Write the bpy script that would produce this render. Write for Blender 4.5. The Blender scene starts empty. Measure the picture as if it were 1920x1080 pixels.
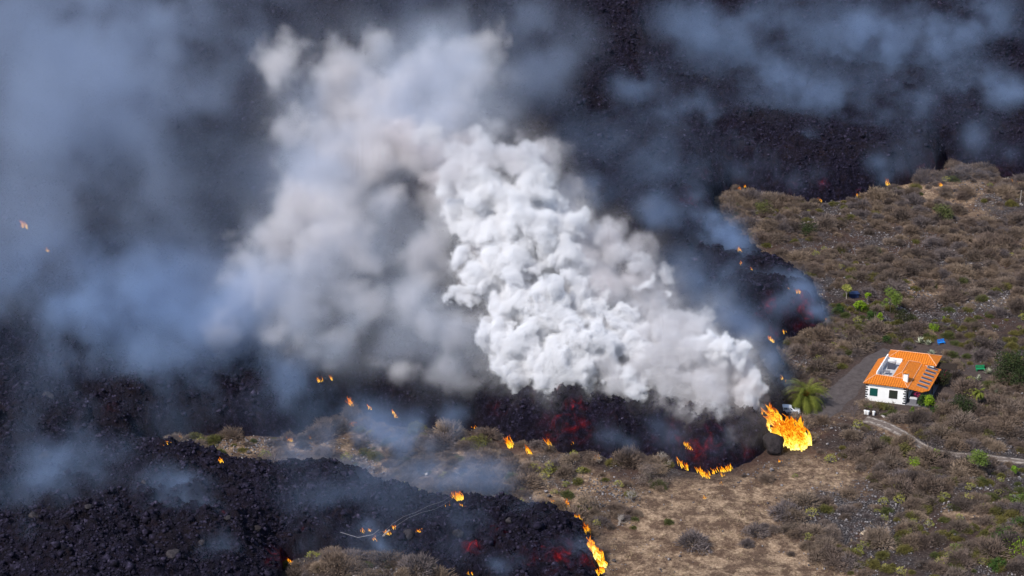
import bpy, math, numpy as np, random
from mathutils import Vector, Matrix

# ------------------------------------------------------------------ camera, sky, sun, exposure
S = bpy.context.scene
R = math.radians
CAM_H, PITCH, HFOV = 164.0, 23.0, 28.0
FPX = 960 / math.tan(R(HFOV / 2))
cam = bpy.data.objects.new('camera', bpy.data.cameras.new('camera'))
S.collection.objects.link(cam)
cam.location = (0, 0, CAM_H)
cam.rotation_euler = (R(90 - PITCH), 0, 0)
cam.data.sensor_width = 36
cam.data.angle = R(HFOV)
cam.data.clip_end = 20000
S.camera = cam
SUN_EL, SUN_AZ = R(50), R(-132)
world = bpy.data.worlds.new('World')
S.world = world
world.use_nodes = True
sky = world.node_tree.nodes.new('ShaderNodeTexSky')
sky.sky_type = 'NISHITA'
sky.sun_disc = False
sky.sun_elevation = SUN_EL
sky.sun_rotation = SUN_AZ
world.node_tree.links.new(sky.outputs[0], world.node_tree.nodes['Background'].inputs[0])
world.node_tree.nodes['Background'].inputs[1].default_value = 0.105
sun = bpy.data.objects.new('sun', bpy.data.lights.new('sun', 'SUN'))
S.collection.objects.link(sun)
sun.data.energy = 3.0
sun.data.angle = R(3)
sun.data.color = (1, .955, .89)
sd = Vector((math.sin(SUN_AZ) * math.cos(SUN_EL), math.cos(SUN_AZ) * math.cos(SUN_EL), math.sin(SUN_EL)))
sun.rotation_euler = sd.to_track_quat('Z', 'Y').to_euler()
S.view_settings.view_transform = 'Standard'
S.view_settings.look = 'None'
S.view_settings.gamma = 1
S.view_settings.exposure = 0.7
S.cycles.max_bounces = 8
S.cycles.diffuse_bounces = 3
S.cycles.glossy_bounces = 2
S.cycles.volume_bounces = 6
S.cycles.transparent_max_bounces = 16
S.cycles.volume_step_rate = 1.0
S.cycles.volume_max_steps = 512
S.cycles.use_denoising = True

# ------------------------------------------------------------------ helpers
SP, CP = math.sin(R(PITCH)), math.cos(R(PITCH))


def ray(px, py):
    return np.array([(px - 960) / FPX, CP + (540 - py) / FPX * SP, -SP + (540 - py) / FPX * CP])


def at(px, py, z=0.0):
    r = ray(px, py)
    return np.array([0, 0, CAM_H]) + r * ((z - CAM_H) / r[2])


def atY(px, py, Y):
    r = ray(px, py)
    return np.array([0, 0, CAM_H]) + r * (Y / r[1])


def link(o, parent=None):
    S.collection.objects.link(o)
    if parent is not None:
        o.parent = parent
    return o


def tag(o, label=None, cat=None, group=None, kind=None):
    if label: o['label'] = label
    if cat: o['category'] = cat
    if group: o['group'] = group
    if kind: o['kind'] = kind
    return o


def empty(name, loc, rz=0, **k):
    o = link(bpy.data.objects.new(name, None))
    o.location = loc
    o.rotation_euler = (0, 0, rz)
    return tag(o, **k)


def copy_tree(o, parent=None):
    c = o.copy()
    S.collection.objects.link(c)
    c.parent = parent
    for ch in list(o.children):
        copy_tree(ch, c)
    return c


def np_mesh(name, V, F, mat=None, parent=None, attrs=None, smooth=False):
    """V (n,3), F list or (m,k) array of one face size -> linked mesh object"""
    me = bpy.data.meshes.new(name)
    V = np.asarray(V, np.float32)
    me.vertices.add(len(V))
    me.vertices.foreach_set('co', V.ravel())
    F = np.asarray(F, np.int32)
    m, k = F.shape
    me.loops.add(m * k)
    me.loops.foreach_set('vertex_index', F.ravel())
    me.polygons.add(m)
    me.polygons.foreach_set('loop_start', np.arange(0, m * k, k, dtype=np.int32))
    if smooth:
        me.polygons.foreach_set('use_smooth', np.ones(m, bool))
    for a, v in (attrs or {}).items():
        at_ = me.attributes.new(a, 'FLOAT', 'POINT')
        at_.data.foreach_set('value', np.asarray(v, np.float32).ravel())
    me.update(calc_edges=True)
    if mat: me.materials.append(mat)
    return link(bpy.data.objects.new(name, me), parent)


class MB:
    """collects boxes, tubes and polygons and builds them as ONE mesh object"""

    def __init__(s):
        s.v, s.f, s.uv = [], [], []

    def poly(s, pts):
        n = len(s.v)
        s.v += [tuple(p) for p in pts]
        s.f.append(tuple(range(n, n + len(pts))))
        return s

    def box(s, x0, x1, y0, y1, z0, z1, M=None, taper=0):
        n = len(s.v)
        t = taper
        c = [(x0, y0, z0), (x1, y0, z0), (x1, y1, z0), (x0, y1, z0), (x0 + t, y0 + t, z1), (x1 - t, y0 + t, z1), (x1 - t, y1 - t, z1), (x0 + t, y1 - t, z1)]
        if M is not None:
            c = [tuple(M @ Vector(p)) for p in c]
        s.v += c
        s.f += [tuple(n + i for i in q) for q in ((3, 2, 1, 0), (4, 5, 6, 7), (0, 1, 5, 4), (1, 2, 6, 5), (2, 3, 7, 6), (3, 0, 4, 7))]
        return s

    def tube(s, pts, r0, r1=None, k=6, cap=True):
        r1 = r0 if r1 is None else r1
        P = [Vector(p) for p in pts]
        n0 = len(s.v)
        for i, p in enumerate(P):
            d = (P[min(i + 1, len(P) - 1)] - P[max(i - 1, 0)]).normalized()
            a = d.orthogonal().normalized() if abs(d.z) > .95 else Vector((0, 0, 1)).cross(d).normalized()
            b = d.cross(a)
            r = r0 + (r1 - r0) * i / max(1, len(P) - 1)
            for j in range(k):
                t = 2 * math.pi * j / k
                s.v.append(tuple(p + a * math.cos(t) * r + b * math.sin(t) * r))
        for i in range(len(P) - 1):
            for j in range(k):
                q = n0 + i * k
                s.f.append((q + j, q + (j + 1) % k, q + k + (j + 1) % k, q + k + j))
        if cap:
            s.f.append(tuple(n0 + j for j in reversed(range(k))))
            s.f.append(tuple(n0 + (len(P) - 1) * k + j for j in range(k)))
        return s

    def build(s, name, mat, parent=None, smooth=False, bevel=0):
        me = bpy.data.meshes.new(name)
        me.from_pydata(s.v, [], s.f)
        if mat: me.materials.append(mat)
        if smooth:
            for p in me.polygons: p.use_smooth = True
        o = link(bpy.data.objects.new(name, me), parent)
        if bevel:
            b = o.modifiers.new('bevel', 'BEVEL')
            b.width = bevel
            b.segments = 2
        return o


def mat(name, col=None, rough=.85, emit=None, es=0, spec=.3, metal=0):
    m = bpy.data.materials.new(name)
    m.use_nodes = True
    p = m.node_tree.nodes['Principled BSDF']
    if col: p.inputs['Base Color'].default_value = (*col, 1)
    p.inputs['Roughness'].default_value = rough
    p.inputs['Specular IOR Level'].default_value = spec
    p.inputs['Metallic'].default_value = metal
    if emit:
        p.inputs['Emission Color'].default_value = (*emit, 1)
        p.inputs['Emission Strength'].default_value = es
    return m


class NT:
    def __init__(s, m):
        s.t = m.node_tree
        s.p = s.t.nodes.get('Principled BSDF')

    def n(s, kind, **k):
        nd = s.t.nodes.new(kind)
        for a, v in k.items(): setattr(nd, a, v)
        return nd

    def l(s, a, b): s.t.links.new(a, b)

    def noise(s, scale, detail=4, rough=.6, dist=0, vec=None):
        nd = s.n('ShaderNodeTexNoise')
        nd.inputs['Scale'].default_value = scale
        nd.inputs['Detail'].default_value = detail
        nd.inputs['Roughness'].default_value = rough
        nd.inputs['Distortion'].default_value = dist
        s.l(vec if vec else s.coord(), nd.inputs['Vector'])
        return nd.outputs['Fac']

    def coord(s):
        if not hasattr(s, 'c'): s.c = s.n('ShaderNodeTexCoord')
        return s.c.outputs['Object']

    def attr(s, name):
        a = s.n('ShaderNodeAttribute', attribute_name=name)
        return a.outputs['Fac']

    def ramp(s, fac, stops):
        r = s.n('ShaderNodeValToRGB')
        e = r.color_ramp.elements
        e[0].position, e[0].color = stops[0][0], (*stops[0][1], 1)
        e[1].position, e[1].color = stops[-1][0], (*stops[-1][1], 1)
        for p, c in stops[1:-1]:
            q = e.new(p)
            q.color = (*c, 1)
        s.l(fac, r.inputs[0])
        return r.outputs[0]

    def step(s, fac, a, b):
        m = s.n('ShaderNodeMapRange')
        m.inputs['From Min'].default_value = a
        m.inputs['From Max'].default_value = b
        s.l(fac, m.inputs['Value'])
        return m.outputs[0]

    def math(s, op, a, b=None):
        m = s.n('ShaderNodeMath', operation=op)
        for i, q in enumerate((a, b)):
            if q is None: continue
            if isinstance(q, (int, float)): m.inputs[i].default_value = q
            else: s.l(q, m.inputs[i])
        return m.outputs[0]

    def mix(s, fac, a, b):
        m = s.n('ShaderNodeMix', data_type='RGBA')
        if isinstance(fac, (int, float)): m.inputs[0].default_value = fac
        else: s.l(fac, m.inputs[0])
        for i, q in ((6, a), (7, b)):
            if isinstance(q, tuple): m.inputs[i].default_value = (*q, 1)
            else: s.l(q, m.inputs[i])
        return m.outputs[2]

    def bump(s, h, dist, strength=1):
        b = s.n('ShaderNodeBump')
        b.inputs['Strength'].default_value = strength
        b.inputs['Distance'].default_value = dist
        s.l(h, b.inputs['Height'])
        s.l(b.outputs[0], s.p.inputs['Normal'])


rng = np.random.default_rng(11)
random.seed(5)


def grid_noise(X, Y, cell, seed=0, octaves=4, gain=.5):
    """smooth value noise 0..1 at world points"""
    out, a, tot = 0, 1.0, 0.0
    for o in range(octaves):
        rg = np.random.default_rng(seed * 31 + o)
        T = rg.random((256, 256)).astype(np.float32)
        x, y = X / cell + 1000 + o * 17.3, Y / cell + 1000 + o * 7.7
        i, j = np.floor(x).astype(int), np.floor(y).astype(int)
        fx, fy = (x - i), (y - j)
        fx, fy = fx * fx * (3 - 2 * fx), fy * fy * (3 - 2 * fy)
        g = lambda p, q: T[p & 255, q & 255]
        out = out + a * ((g(i, j) * (1 - fx) + g(i + 1, j) * fx) * (1 - fy) + (g(i, j + 1) * (1 - fx) + g(i + 1, j + 1) * fx) * fy)
        tot += a
        a *= gain
        cell = cell / 2
    return out / tot


def worley(X, Y, cell, seed):
    """lumps: distance to the nearest jittered point, plus that point's own random number"""
    rg = np.random.default_rng(seed)
    T = rg.random((256, 256, 3)).astype(np.float32)
    x, y = X / cell + 1000, Y / cell + 1000
    i, j = np.floor(x).astype(int), np.floor(y).astype(int)
    best = np.full(X.shape, 9.0, np.float32)
    bid = np.zeros(X.shape, np.float32)
    for di in (-1, 0, 1):
        for dj in (-1, 0, 1):
            t = T[(i + di) & 255, (j + dj) & 255]
            d = np.hypot(i + di + t[..., 0] - x, j + dj + t[..., 1] - y)
            m = d < best
            best = np.where(m, d, best)
            bid = np.where(m, t[..., 2], bid)
    return best, bid


def inside(X, Y, P):
    r = np.zeros(X.shape, bool)
    n = len(P)
    for k in range(n):
        x0, y0 = P[k][:2]
        x1, y1 = P[(k + 1) % n][:2]
        c = ((y0 > Y) != (y1 > Y)) & (X < (x1 - x0) * (Y - y0) / ((y1 - y0) or 1e-9) + x0)
        r ^= c
    return r


def seg_dist(X, Y, P, closed=True):
    d = np.full(X.shape, 1e6, np.float32)
    n = len(P)
    for k in range(n if closed else n - 1):
        a = np.array(P[k][:2]); b = np.array(P[(k + 1) % n][:2])
        v = b - a
        t = np.clip(((X - a[0]) * v[0] + (Y - a[1]) * v[1]) / max(v @ v, 1e-9), 0, 1)
        d = np.minimum(d, np.hypot(X - a[0] - t * v[0], Y - a[1] - t * v[1]))
    return d


def sstep(x, a, b):
    t = np.clip((x - a) / (b - a), 0, 1)
    return t * t * (3 - 2 * t)


# ------------------------------------------------------------------ layout of the land left uncovered by lava
LAND = [(2300, 345, 0), (1990, 340, 0), (1920, 338, 0), (1880, 334, 0), (1840, 322, 0), (1805, 312, 0), (1775, 314, 0), (1755, 338, 0), (1690, 348, 0), (1665, 352, 0), (1640, 368, 0),
        (1590, 376, 0), (1540, 380, 0), (1480, 376, 0), (1420, 362, 0), (1375, 352, 0), (1340, 378, 0), (1345, 425, 0), (1375, 468, 0), (1420, 505, 0),
        (1478, 538, 0), (1520, 560, 0), (1552, 600, 0), (1530, 618, 0), (1500, 632, 0), (1458, 642, 0), (1448, 680, 0), (1472, 720, 0), (1462, 760, 0),
        (1470, 800, 0), (1440, 845, 0), (1405, 868, 0), (1370, 876, 0), (1325, 888, 0), (1280, 878, 0), (1250, 858, 0), (1200, 850, 0), (1150, 862, 0),
        (1110, 850, 0), (1060, 856, 0), (1020, 842, 0), (970, 838, 0), (930, 820, 0), (890, 806, 0), (850, 812, 0), (800, 800, 0), (745, 790, 0),
        (700, 772, 0), (655, 762, 0), (600, 785, 0), (560, 812, 0), (500, 822, 0), (430, 818, 0), (350, 820, 0), (300, 836, 0), (270, 845, 0),
        (285, 848, 3.2), (340, 854, 3.2), (400, 862, 3.2), (450, 874, 3.2), (520, 875, 3.2), (580, 866, 3.2), (640, 868, 3.2), (700, 880, 3.2),
        (745, 903, 3.2), (800, 914, 3.2), (870, 922, 3.2), (940, 932, 3.2), (1010, 944, 3), (1060, 958, 2.4), (1090, 985, 1.2), (1104, 1010, .5), (1120, 1050, 0), (1128, 1085, 0), (1150, 1180, 0), (1400, 1300, 0), (2500, 1250, 0)]
HILL = [(505, 1180, 0), (528, 1085, 0), (530, 1052, 0), (560, 1040, 0), (640, 1042, 0), (700, 1048, 0), (760, 1058, 0), (810, 1062, 0), (850, 1082, 0), (890, 1110, 0), (960, 1180, 0)]
LAND_W = [at(*p) for p in LAND]
HILL_W = [at(*p) for p in HILL]
# a small dark bay of lava at the right edge behind the knoll is part of LAND's outline
FIELD_W = [at(*p) for p in [(1120, 1120), (1150, 985), (1215, 905), (1300, 902), (1385, 900), (1500, 862), (1640, 872), (1610, 935), (1500, 942), (1475, 1000), (1600, 1060), (1700, 1140)]]
TAN_W = [at(*p) for p in [(900, 915), (930, 868), (1010, 858), (1110, 885), (1180, 905), (1150, 950), (1100, 975), (1060, 950), (960, 930)]]
TAN2_W = [at(*p) for p in [(330, 850), (345, 828), (520, 828), (650, 790), (800, 830), (900, 870), (880, 918), (740, 895), (600, 862)]]
GRAVEL_W = [at(*p) for p in [(1462, 975), (1480, 940), (1560, 918), (1640, 925), (1740, 960), (1720, 1010), (1640, 1045), (1560, 1015)]]
YARD_W = [at(*p) for p in [(1540, 740), (1580, 700), (1620, 672), (1680, 650), (1720, 622), (1790, 640), (1850, 650), (1900, 700), (1890, 750), (1800, 770), (1700, 776), (1600, 778), (1530, 782), (1505, 778)]]
HOUSE_O = at(1621.8, 750.2)
HOUSE_A = R(-16)
SHEAR = .13


def ground_z(X, Y):
    X = np.asarray(X, float); Y = np.asarray(Y, float)
    z = (grid_noise(X, Y, 26, 3, 3) - .5) * 2.2 + (grid_noise(X, Y, 5, 4, 3) - .5) * .5
    flat = sstep(np.hypot(X - HOUSE_O[0] - 6, Y - HOUSE_O[1] - 5), 12, 24)
    z = z * flat
    d = seg_dist(X, Y, HILL_W)
    z = z + np.where(inside(X, Y, HILL_W), 3.6 * sstep(d, 0, 7) + 1.2 * sstep(d, 3, 12), 0)
    k = at(1790, 330)
    z = z + 1.5 * np.exp(-((X - k[0]) ** 2 / 190 + (Y - k[1] + 8) ** 2 / 250))
    return z


def gz(p):
    return float(ground_z(np.array([p[0]]), np.array([p[1]]))[0])


def on_ground(px, py, lift=0):
    p = at(px, py)
    p = at(px, py, gz(p))
    return (p[0], p[1], gz(p) + lift)


LX = lambda: None


def lava_z(X, Y, fine=True):
    inl = inside(X, Y, LAND_W)
    inh = inside(X, Y, HILL_W)
    dl, dh = seg_dist(X, Y, LAND_W), seg_dist(X, Y, HILL_W)
    wob = (grid_noise(X, Y, 6, 9, 4, .65) - .5) * 3.0
    s = np.where(inl, -dl, dl) + wob * .75
    low = sstep(-Y, -306, -296) * sstep(X, -60, -30)      # the lower tongue is thinner than the main flow
    Hh = 8.0 - 4.2 * low
    w = 6.0 - 1.5 * low
    z = Hh * np.where(s > 0, 1 - np.exp(-np.maximum(s, 0) / (w * .42)), s / 2.0 / Hh)
    sh = np.where(inh, -dh, dh) + wob * .3
    z = z * (0.15 + .85 * sstep(sh, 0, 7)) - np.where(sh < 0, 3, 0)
    z = z + sstep(s, 1, 10) * ((grid_noise(X, Y, 40, 12, 3) - .5) * 6 + (grid_noise(X, Y, 11, 13, 3) - .5) * 3.4)
    z = z + np.maximum(0, (Y - 400)) * .012
    if fine:
        a = sstep(s, -.6, 1.5)
        rough = .45 + 1.1 * grid_noise(X, Y, 17, 21, 2)
        for c, h, sd_ in ((4.6, 1.2, 41), (2.3, 1.15, 42), (1.15, .85, 43)):
            wx = X + (grid_noise(X, Y, c, sd_ + 5, 2) - .5) * c * .8
            d, b = worley(wx, Y, c, sd_)
            z = z + a * rough * h * (np.sqrt(np.maximum(0, 1 - (d * 1.15) ** 2)) * (.35 + .95 * b) - .35)
    return z, np.minimum(s, sh)


# ------------------------------------------------------------------ ground and lava sheets
def axis(lo, hi, st, a, b):
    core = list(np.arange(lo, hi + 1e-6, st))
    L_, x, s = [], lo, st
    while x > a:
        s *= 1.25; x -= s; L_.append(x)
    Rr, x, s = [], hi, st
    while x < b:
        s *= 1.25; x += s; Rr.append(x)
    return np.array(L_[::-1] + core + Rr)


def sheet(name, xs, ys, zf, m, attrs=None, keep=None, smooth=True):
    X, Y = np.meshgrid(xs, ys, indexing='ij')
    Z = zf(X, Y)
    V = np.stack([X, Y, Z], -1).reshape(-1, 3)
    nx, ny = len(xs), len(ys)
    I = np.arange(nx * ny).reshape(nx, ny)
    F = np.stack([I[:-1, :-1], I[1:, :-1], I[1:, 1:], I[:-1, 1:]], -1).reshape(-1, 4)
    A = attrs(X, Y) if attrs else {}
    if keep is not None:
        K = keep(X, Y, Z).ravel()
        F = F[K[F].any(1)]
        used = np.unique(F)
        rm = np.zeros(len(V), int); rm[used] = np.arange(len(used))
        V, F = V[used], rm[F]
        A = {k: v.ravel()[used] for k, v in A.items()}
    return np_mesh(name, V, F, m, attrs=A, smooth=smooth)


m_soil = mat('soil', rough=.95, spec=.1)
N = NT(m_soil)
n1 = N.noise(.35, 8, .7)
n2 = N.noise(2.2, 6, .7)
n3 = N.noise(.11, 5, .6)
soil = N.ramp(n2, [(.3, (.020, .015, .0145)), (.5, (.052, .037, .033)), (.72, (.125, .098, .088))])
soil = N.mix(N.step(n3, .45, .6), soil, N.mix(.5, soil, (.10, .052, .036)))
soil = N.mix(N.math('MULTIPLY', N.attr('tan'), .75), soil, N.ramp(n2, [(.3, (.075, .046, .032)), (.7, (.20, .128, .086))]))
tanc = N.ramp(n2, [(.3, (.18, .115, .075)), (.5, (.38, .265, .175)), (.7, (.60, .44, .30))])
tanmask = N.math('MULTIPLY', N.attr('tan'), N.step(N.noise(.30, 12, .8), .455, .585))
c = N.mix(tanmask, soil, tanc)
grav = N.ramp(N.noise(3.2, 3, .8), [(.38, (.018, .016, .018)), (.55, (.06, .054, .056)), (.66, (.22, .20, .205))])
c = N.mix(N.math('MULTIPLY', N.attr('gravel'), N.step(n1, .35, .55)), c, grav)
c = N.mix(N.attr('yard'), c, N.ramp(n2, [(.3, (.055, .040, .037)), (.7, (.105, .08, .073))]))
N.l(c, N.p.inputs['Base Color'])
N.bump(N.math('ADD', n2, N.noise(7, 4, .7)), .25)


def ground_attrs(X, Y):
    def soft(P, w=3):
        d = seg_dist(X, Y, P)
        return sstep(np.where(inside(X, Y, P), d, -d), -w, w)
    nn = grid_noise(X, Y, 14, 55, 3)
    tan = np.maximum.reduce([soft(FIELD_W, 4), soft(TAN_W, 3) * 1.0, soft(TAN2_W, 3), .8 * sstep(nn, .62, .72)])
    up = at(1740, 370)
    tan = np.maximum(tan, np.exp(-(((X - up[0]) / 16) ** 2 + ((Y - up[1]) / 14) ** 2)))
    gr = np.maximum(soft(GRAVEL_W, 3), .85 * sstep(grid_noise(X, Y, 16, 66, 3), .50, .60) * (1 - soft(FIELD_W, 4)))
    tan = np.clip(tan, 0, 1)
    return {'tan': tan, 'gravel': gr * (1 - soft(YARD_W, 3)), 'yard': soft(YARD_W, 2.5)}


GXS = axis(-85, 150, .6, -9000, 9000)
GYS = axis(255, 470, .6, -200, 16000)
ground = sheet('ground', GXS, GYS, ground_z, m_soil, ground_attrs)
tag(ground, 'brown volcanic soil with dry straw patches and grey gravel', None, None, 'structure')

m_lava = mat('lava_rock', rough=.92, spec=.12)
N = NT(m_lava)
nb = N.noise(.07, 6, .65)
nf = N.noise(1.1, 9, .8)
nm = N.noise(.5, 7, .7, .6)
lc = N.ramp(nf, [(.38, (.003, .0024, .0058)), (.50, (.011, .0088, .021)), (.59, (.026, .0215, .047)), (.67, (.10, .086, .14))])
lc = N.mix(N.math('MULTIPLY', N.step(nm, .52, .68), .55), lc, (.030, .015, .014))
lc = N.mix(N.math('MULTIPLY', N.step(nb, .48, .62), .45), lc, (.020, .014, .017))
N.l(lc, N.p.inputs['Base Color'])
g = N.attr('glow')
gn = N.noise(.38, 8, .72, .8)
gm = N.math('MULTIPLY', g, N.step(gn, .40, .74))
gm2 = N.math('POWER', gm, 2.2)
N.l(N.ramp(gm, [(.0, (.20, .003, .006)), (.5, (.60, .012, .008)), (.9, (1, .12, .02))]), N.p.inputs['Emission Color'])
N.l(N.math('MULTIPLY', gm2, .85), N.p.inputs['Emission Strength'])
N.bump(N.math('ADD', nf, N.noise(3.2, 5, .8)), .9)

GLOW = [(1075, 775, 26, 1.1), (1050, 800, 45, .7), (1090, 815, 38, .75), (1045, 745, 14, .8), (1000, 748, 12, .8), (1290, 760, 20, .5), (1270, 815, 30, .7), (1300, 845, 35, .8), (1345, 830, 45, .75),
        (1325, 865, 30, .6), (1395, 850, 25, .5), (1220, 835, 22, .5), (1150, 800, 30, .4), (1030, 830, 18, .9), (1510, 590, 42, .8), (1545, 610, 18, .6), (1445, 578, 22, .95), (1425, 610, 25, .5), (1450, 630, 16, .6),
        (1290, 380, 30, .7), (1330, 330, 34, .5), (1485, 356, 18, .8), (1545, 350, 16, 1.0), (1610, 362, 14, .8), (1740, 318, 36, .65), (1700, 330, 24, .5), (1880, 320, 40, .5), (1905, 342, 16, .9),
        (1105, 1062, 22, .9), (1050, 1052, 45, .65), (1018, 1043, 7, 1.2), (1041, 1045, 7, 1.2), (892, 1038, 9, 1.25), (880, 1040, 26, .7), (930, 1010, 26, .55), (980, 1060, 40, .5), (520, 1050, 26, .75), (640, 730, 18, .4),
        (60, 380, 16, .6), (480, 300, 30, .4), (50, 880, 14, .45), (420, 972, 5, .9), (567, 1000, 6, .9), (1370, 360, 20, .5), (930, 780, 22, .5), (200, 780, 20, .4)]


def lava_attrs(X, Y):
    Zt = lava_z(X, Y, False)[0]
    # image-like angles only serve to place the glowing cracks where they are found
    dx, dy, dz = X, Y, Zt - CAM_H
    f = dy * CP - dz * SP
    U = 960 + FPX * dx / f
    Vv = 540 - FPX * (dy * SP + dz * CP) / f
    gl = np.zeros(X.shape)
    for px, py, r, a in GLOW:
        if py < 400: a = a * .7
        gl = np.maximum(gl, a * np.exp(-(((U - px) / r) ** 2 + ((Vv - py) / (r * .8)) ** 2)))
    return {'glow': gl}


LXS = axis(-165, 165, .36, -900, 900)
LYS = np.concatenate([np.arange(225, 262, .8), np.arange(262, 420, .36), np.arange(420, 670, .6), axis(670, 672, .8, 671, 2500)[1:]])
lava = sheet('lava_flow', LXS, LYS, lambda X, Y: lava_z(X, Y)[0], m_lava, lava_attrs, keep=lambda X, Y, Z: Z > ground_z(X, Y) - .4)
tag(lava, 'black blocky lava flow with glowing red cracks along its fronts', None, None, 'structure')


def surf(px, py):
    """where the ray through this direction first meets the lava or the ground"""
    r = ray(px, py)
    t = np.arange(15, -3, -.15)
    t = (t - CAM_H) / r[2]
    X, Y, Z = r[0] * t, r[1] * t, CAM_H + r[2] * t
    h = np.maximum(lava_z(X, Y)[0], ground_z(X, Y))
    k = int(np.argmax(Z <= h))
    return (float(X[k]), float(Y[k]), float(h[k]))


lz = surf


# ------------------------------------------------------------------ materials of plants
def plantmat(name, cols, rough=.8, ns=1.2):
    """several tones picked per plant, plus tonal variation through the plant"""
    m = mat(name, rough=rough, spec=.15)
    N = NT(m)
    oi = N.n('ShaderNodeObjectInfo')
    st = [((k + .5) / len(cols), c) for k, c in enumerate(cols)]
    a = N.ramp(oi.outputs['Random'], st)
    nz = N.noise(ns, 3, .6)
    b = N.n('ShaderNodeMix', data_type='RGBA', blend_type='MULTIPLY')
    b.inputs[0].default_value = 1
    N.l(a, b.inputs[6])
    N.l(N.ramp(nz, [(.3, (.55, .55, .55)), (.7, (1.35, 1.35, 1.3))]), b.inputs[7])
    N.l(b.outputs[2], N.p.inputs['Base Color'])
    return m


m_dry = plantmat('dry_twigs', [(.135, .098, .084), (.185, .132, .10), (.085, .066, .062), (.23, .168, .125), (.13, .105, .107)])
m_olive = plantmat('olive_leaves', [(.105, .098, .030), (.135, .115, .036), (.075, .085, .030)])
m_euph = plantmat('euphorbia_leaves', [(.30, .29, .06), (.22, .24, .055), (.36, .33, .09)])
m_euphs = plantmat('euphorbia_stems', [(.24, .21, .165), (.18, .155, .125)])
m_green = plantmat('green_leaves', [(.045, .085, .018), (.035, .065, .017)])
m_bright = plantmat('bright_leaves', [(.17, .26, .015), (.13, .22, .02)])
m_dark = plantmat('dark_leaves', [(.028, .040, .014), (.035, .036, .016)])
m_treeg = plantmat('tree_leaves', [(.12, .17, .03), (.10, .14, .03)])
m_agave = plantmat('agave_leaves', [(.36, .37, .27), (.30, .33, .24)])
m_palm = plantmat('palm_leaves', [(.135, .15, .026)], ns=5)
m_bark = plantmat('bark', [(.16, .13, .10), (.22, .19, .15)])
m_pink = mat('bougainvillea_flowers', (.36, .02, .10))
m_dead = mat('bare_branches', (.32, .28, .25))


def blades(n, rad, hgt, w, rg, inner=.35, jitter=.18, lean=.0, top=0.0):
    """n thin blades radiating through a dome"""
    t = rg.uniform(0, 2 * math.pi, n)
    el = np.arcsin(rg.uniform(top, 1, n))
    k = 1 + rg.normal(0, jitter, n)
    # lobed outline
    lob = 1 + .22 * np.sin(3 * t + rg.uniform(0, 6)) * np.cos(el) + .12 * np.sin(7 * t + rg.uniform(0, 6))
    k *= lob
    tip = np.stack([np.cos(t) * np.cos(el) * rad * k, np.sin(t) * np.cos(el) * rad * k, np.sin(el) * hgt * k], -1)
    a = inner + (1 - inner) * rg.uniform(0, .75, n)[:, None]
    base = tip * a
    tip = tip + rg.normal(0, .07 * rad, (n, 3))
    side = np.cross(tip - base, rg.normal(size=(n, 3)))
    side /= np.linalg.norm(side, axis=1)[:, None] + 1e-9
    side *= w * rg.uniform(.5, 1.5, n)[:, None]
    V = np.stack([base - side * .5, base + side * .5, tip], 1).reshape(-1, 3)
    V[:, 2] = np.maximum(V[:, 2], -.15)
    return V


def dry_shrub_mesh(name, seed, m, n=520, rad=1., hgt=.85, w=.075):
    """rounded cushion of many fine twigs, made of a few overlapping domes"""
    rg = np.random.default_rng(seed)
    parts = []
    for k in range(5):
        c = np.append(rg.normal(0, .33 * rad, 2), 0) if k else np.zeros(3)
        q = rg.uniform(.55, .8) if k else .95
        W_ = blades(int(n * (.8 if k else 1.3)), rad * q, hgt * q, w * .55, rg, inner=.62, jitter=.07)
        parts.append(W_ + c)
    parts.append(blades(30, rad * .8, hgt * .85, .07, rg, inner=0))
    V = np.concatenate(parts)
    F = np.arange(len(V)).reshape(-1, 3)
    return np_mesh(name, V, F, m)


def euphorbia(name, seed, lm, sm, rad=.9, hgt=1.0, n=46):
    """candelabra shrub: pale forked stems with leaf rosettes on their tips"""
    rg = np.random.default_rng(seed)
    root = empty(name, (0, 0, 0))
    mb = MB()
    tips = []
    for i in range(n):
        t, el = rg.uniform(0, 6.28), math.asin(rg.uniform(.25, 1))
        k = 1 + rg.normal(0, .1)
        p = np.array([math.cos(t) * math.cos(el) * rad * k, math.sin(t) * math.cos(el) * rad * k, math.sin(el) * hgt * k])
        tips.append(p)
        if i % 2 == 0: mb.tube([(0, 0, -.1), p * .5 + (0, 0, .05), p], .035, .02, 3, False)
    mb.build('stem', sm, root)
    V = []
    for p in tips:
        for j in range(7):
            d = rg.normal(size=3); d[2] = abs(d[2]) * .8; d /= np.linalg.norm(d)
            s_ = np.cross(d, rg.normal(size=3)); s_ /= np.linalg.norm(s_)
            V += [p - s_ * .035, p + s_ * .035, p + d * .2]
    np_mesh('foliage', np.array(V), np.arange(len(V)).reshape(-1, 3), lm, root)
    return root


def leaf_cloud(clumps, n, size, rg, flat=.6):
    """n small leaves spread through the clumps (centre, radius)"""
    V = []
    tot = sum(r ** 2 for _, r in clumps)
    for c, r in clumps:
        m_ = max(6, int(n * r * r / tot))
        d = rg.normal(size=(m_, 3)); d /= np.linalg.norm(d, axis=1)[:, None]
        k = rg.uniform(.45, 1.08, m_)[:, None]
        P = np.array(c) + d * k * r * np.array([1, 1, flat + .25])
        a = rg.normal(size=(m_, 3)); a /= np.linalg.norm(a, axis=1)[:, None]
        b = np.cross(a, rg.normal(size=(m_, 3))); b /= np.linalg.norm(b, axis=1)[:, None]
        s_ = size * rg.uniform(.6, 1.4, m_)[:, None]
        V.append(np.stack([P - a * s_, P + b * s_ * .5, P + a * s_, P - b * s_ * .5], 1).reshape(-1, 3))
    V = np.concatenate(V)
    return V, np.arange(len(V)).reshape(-1, 4)


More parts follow.
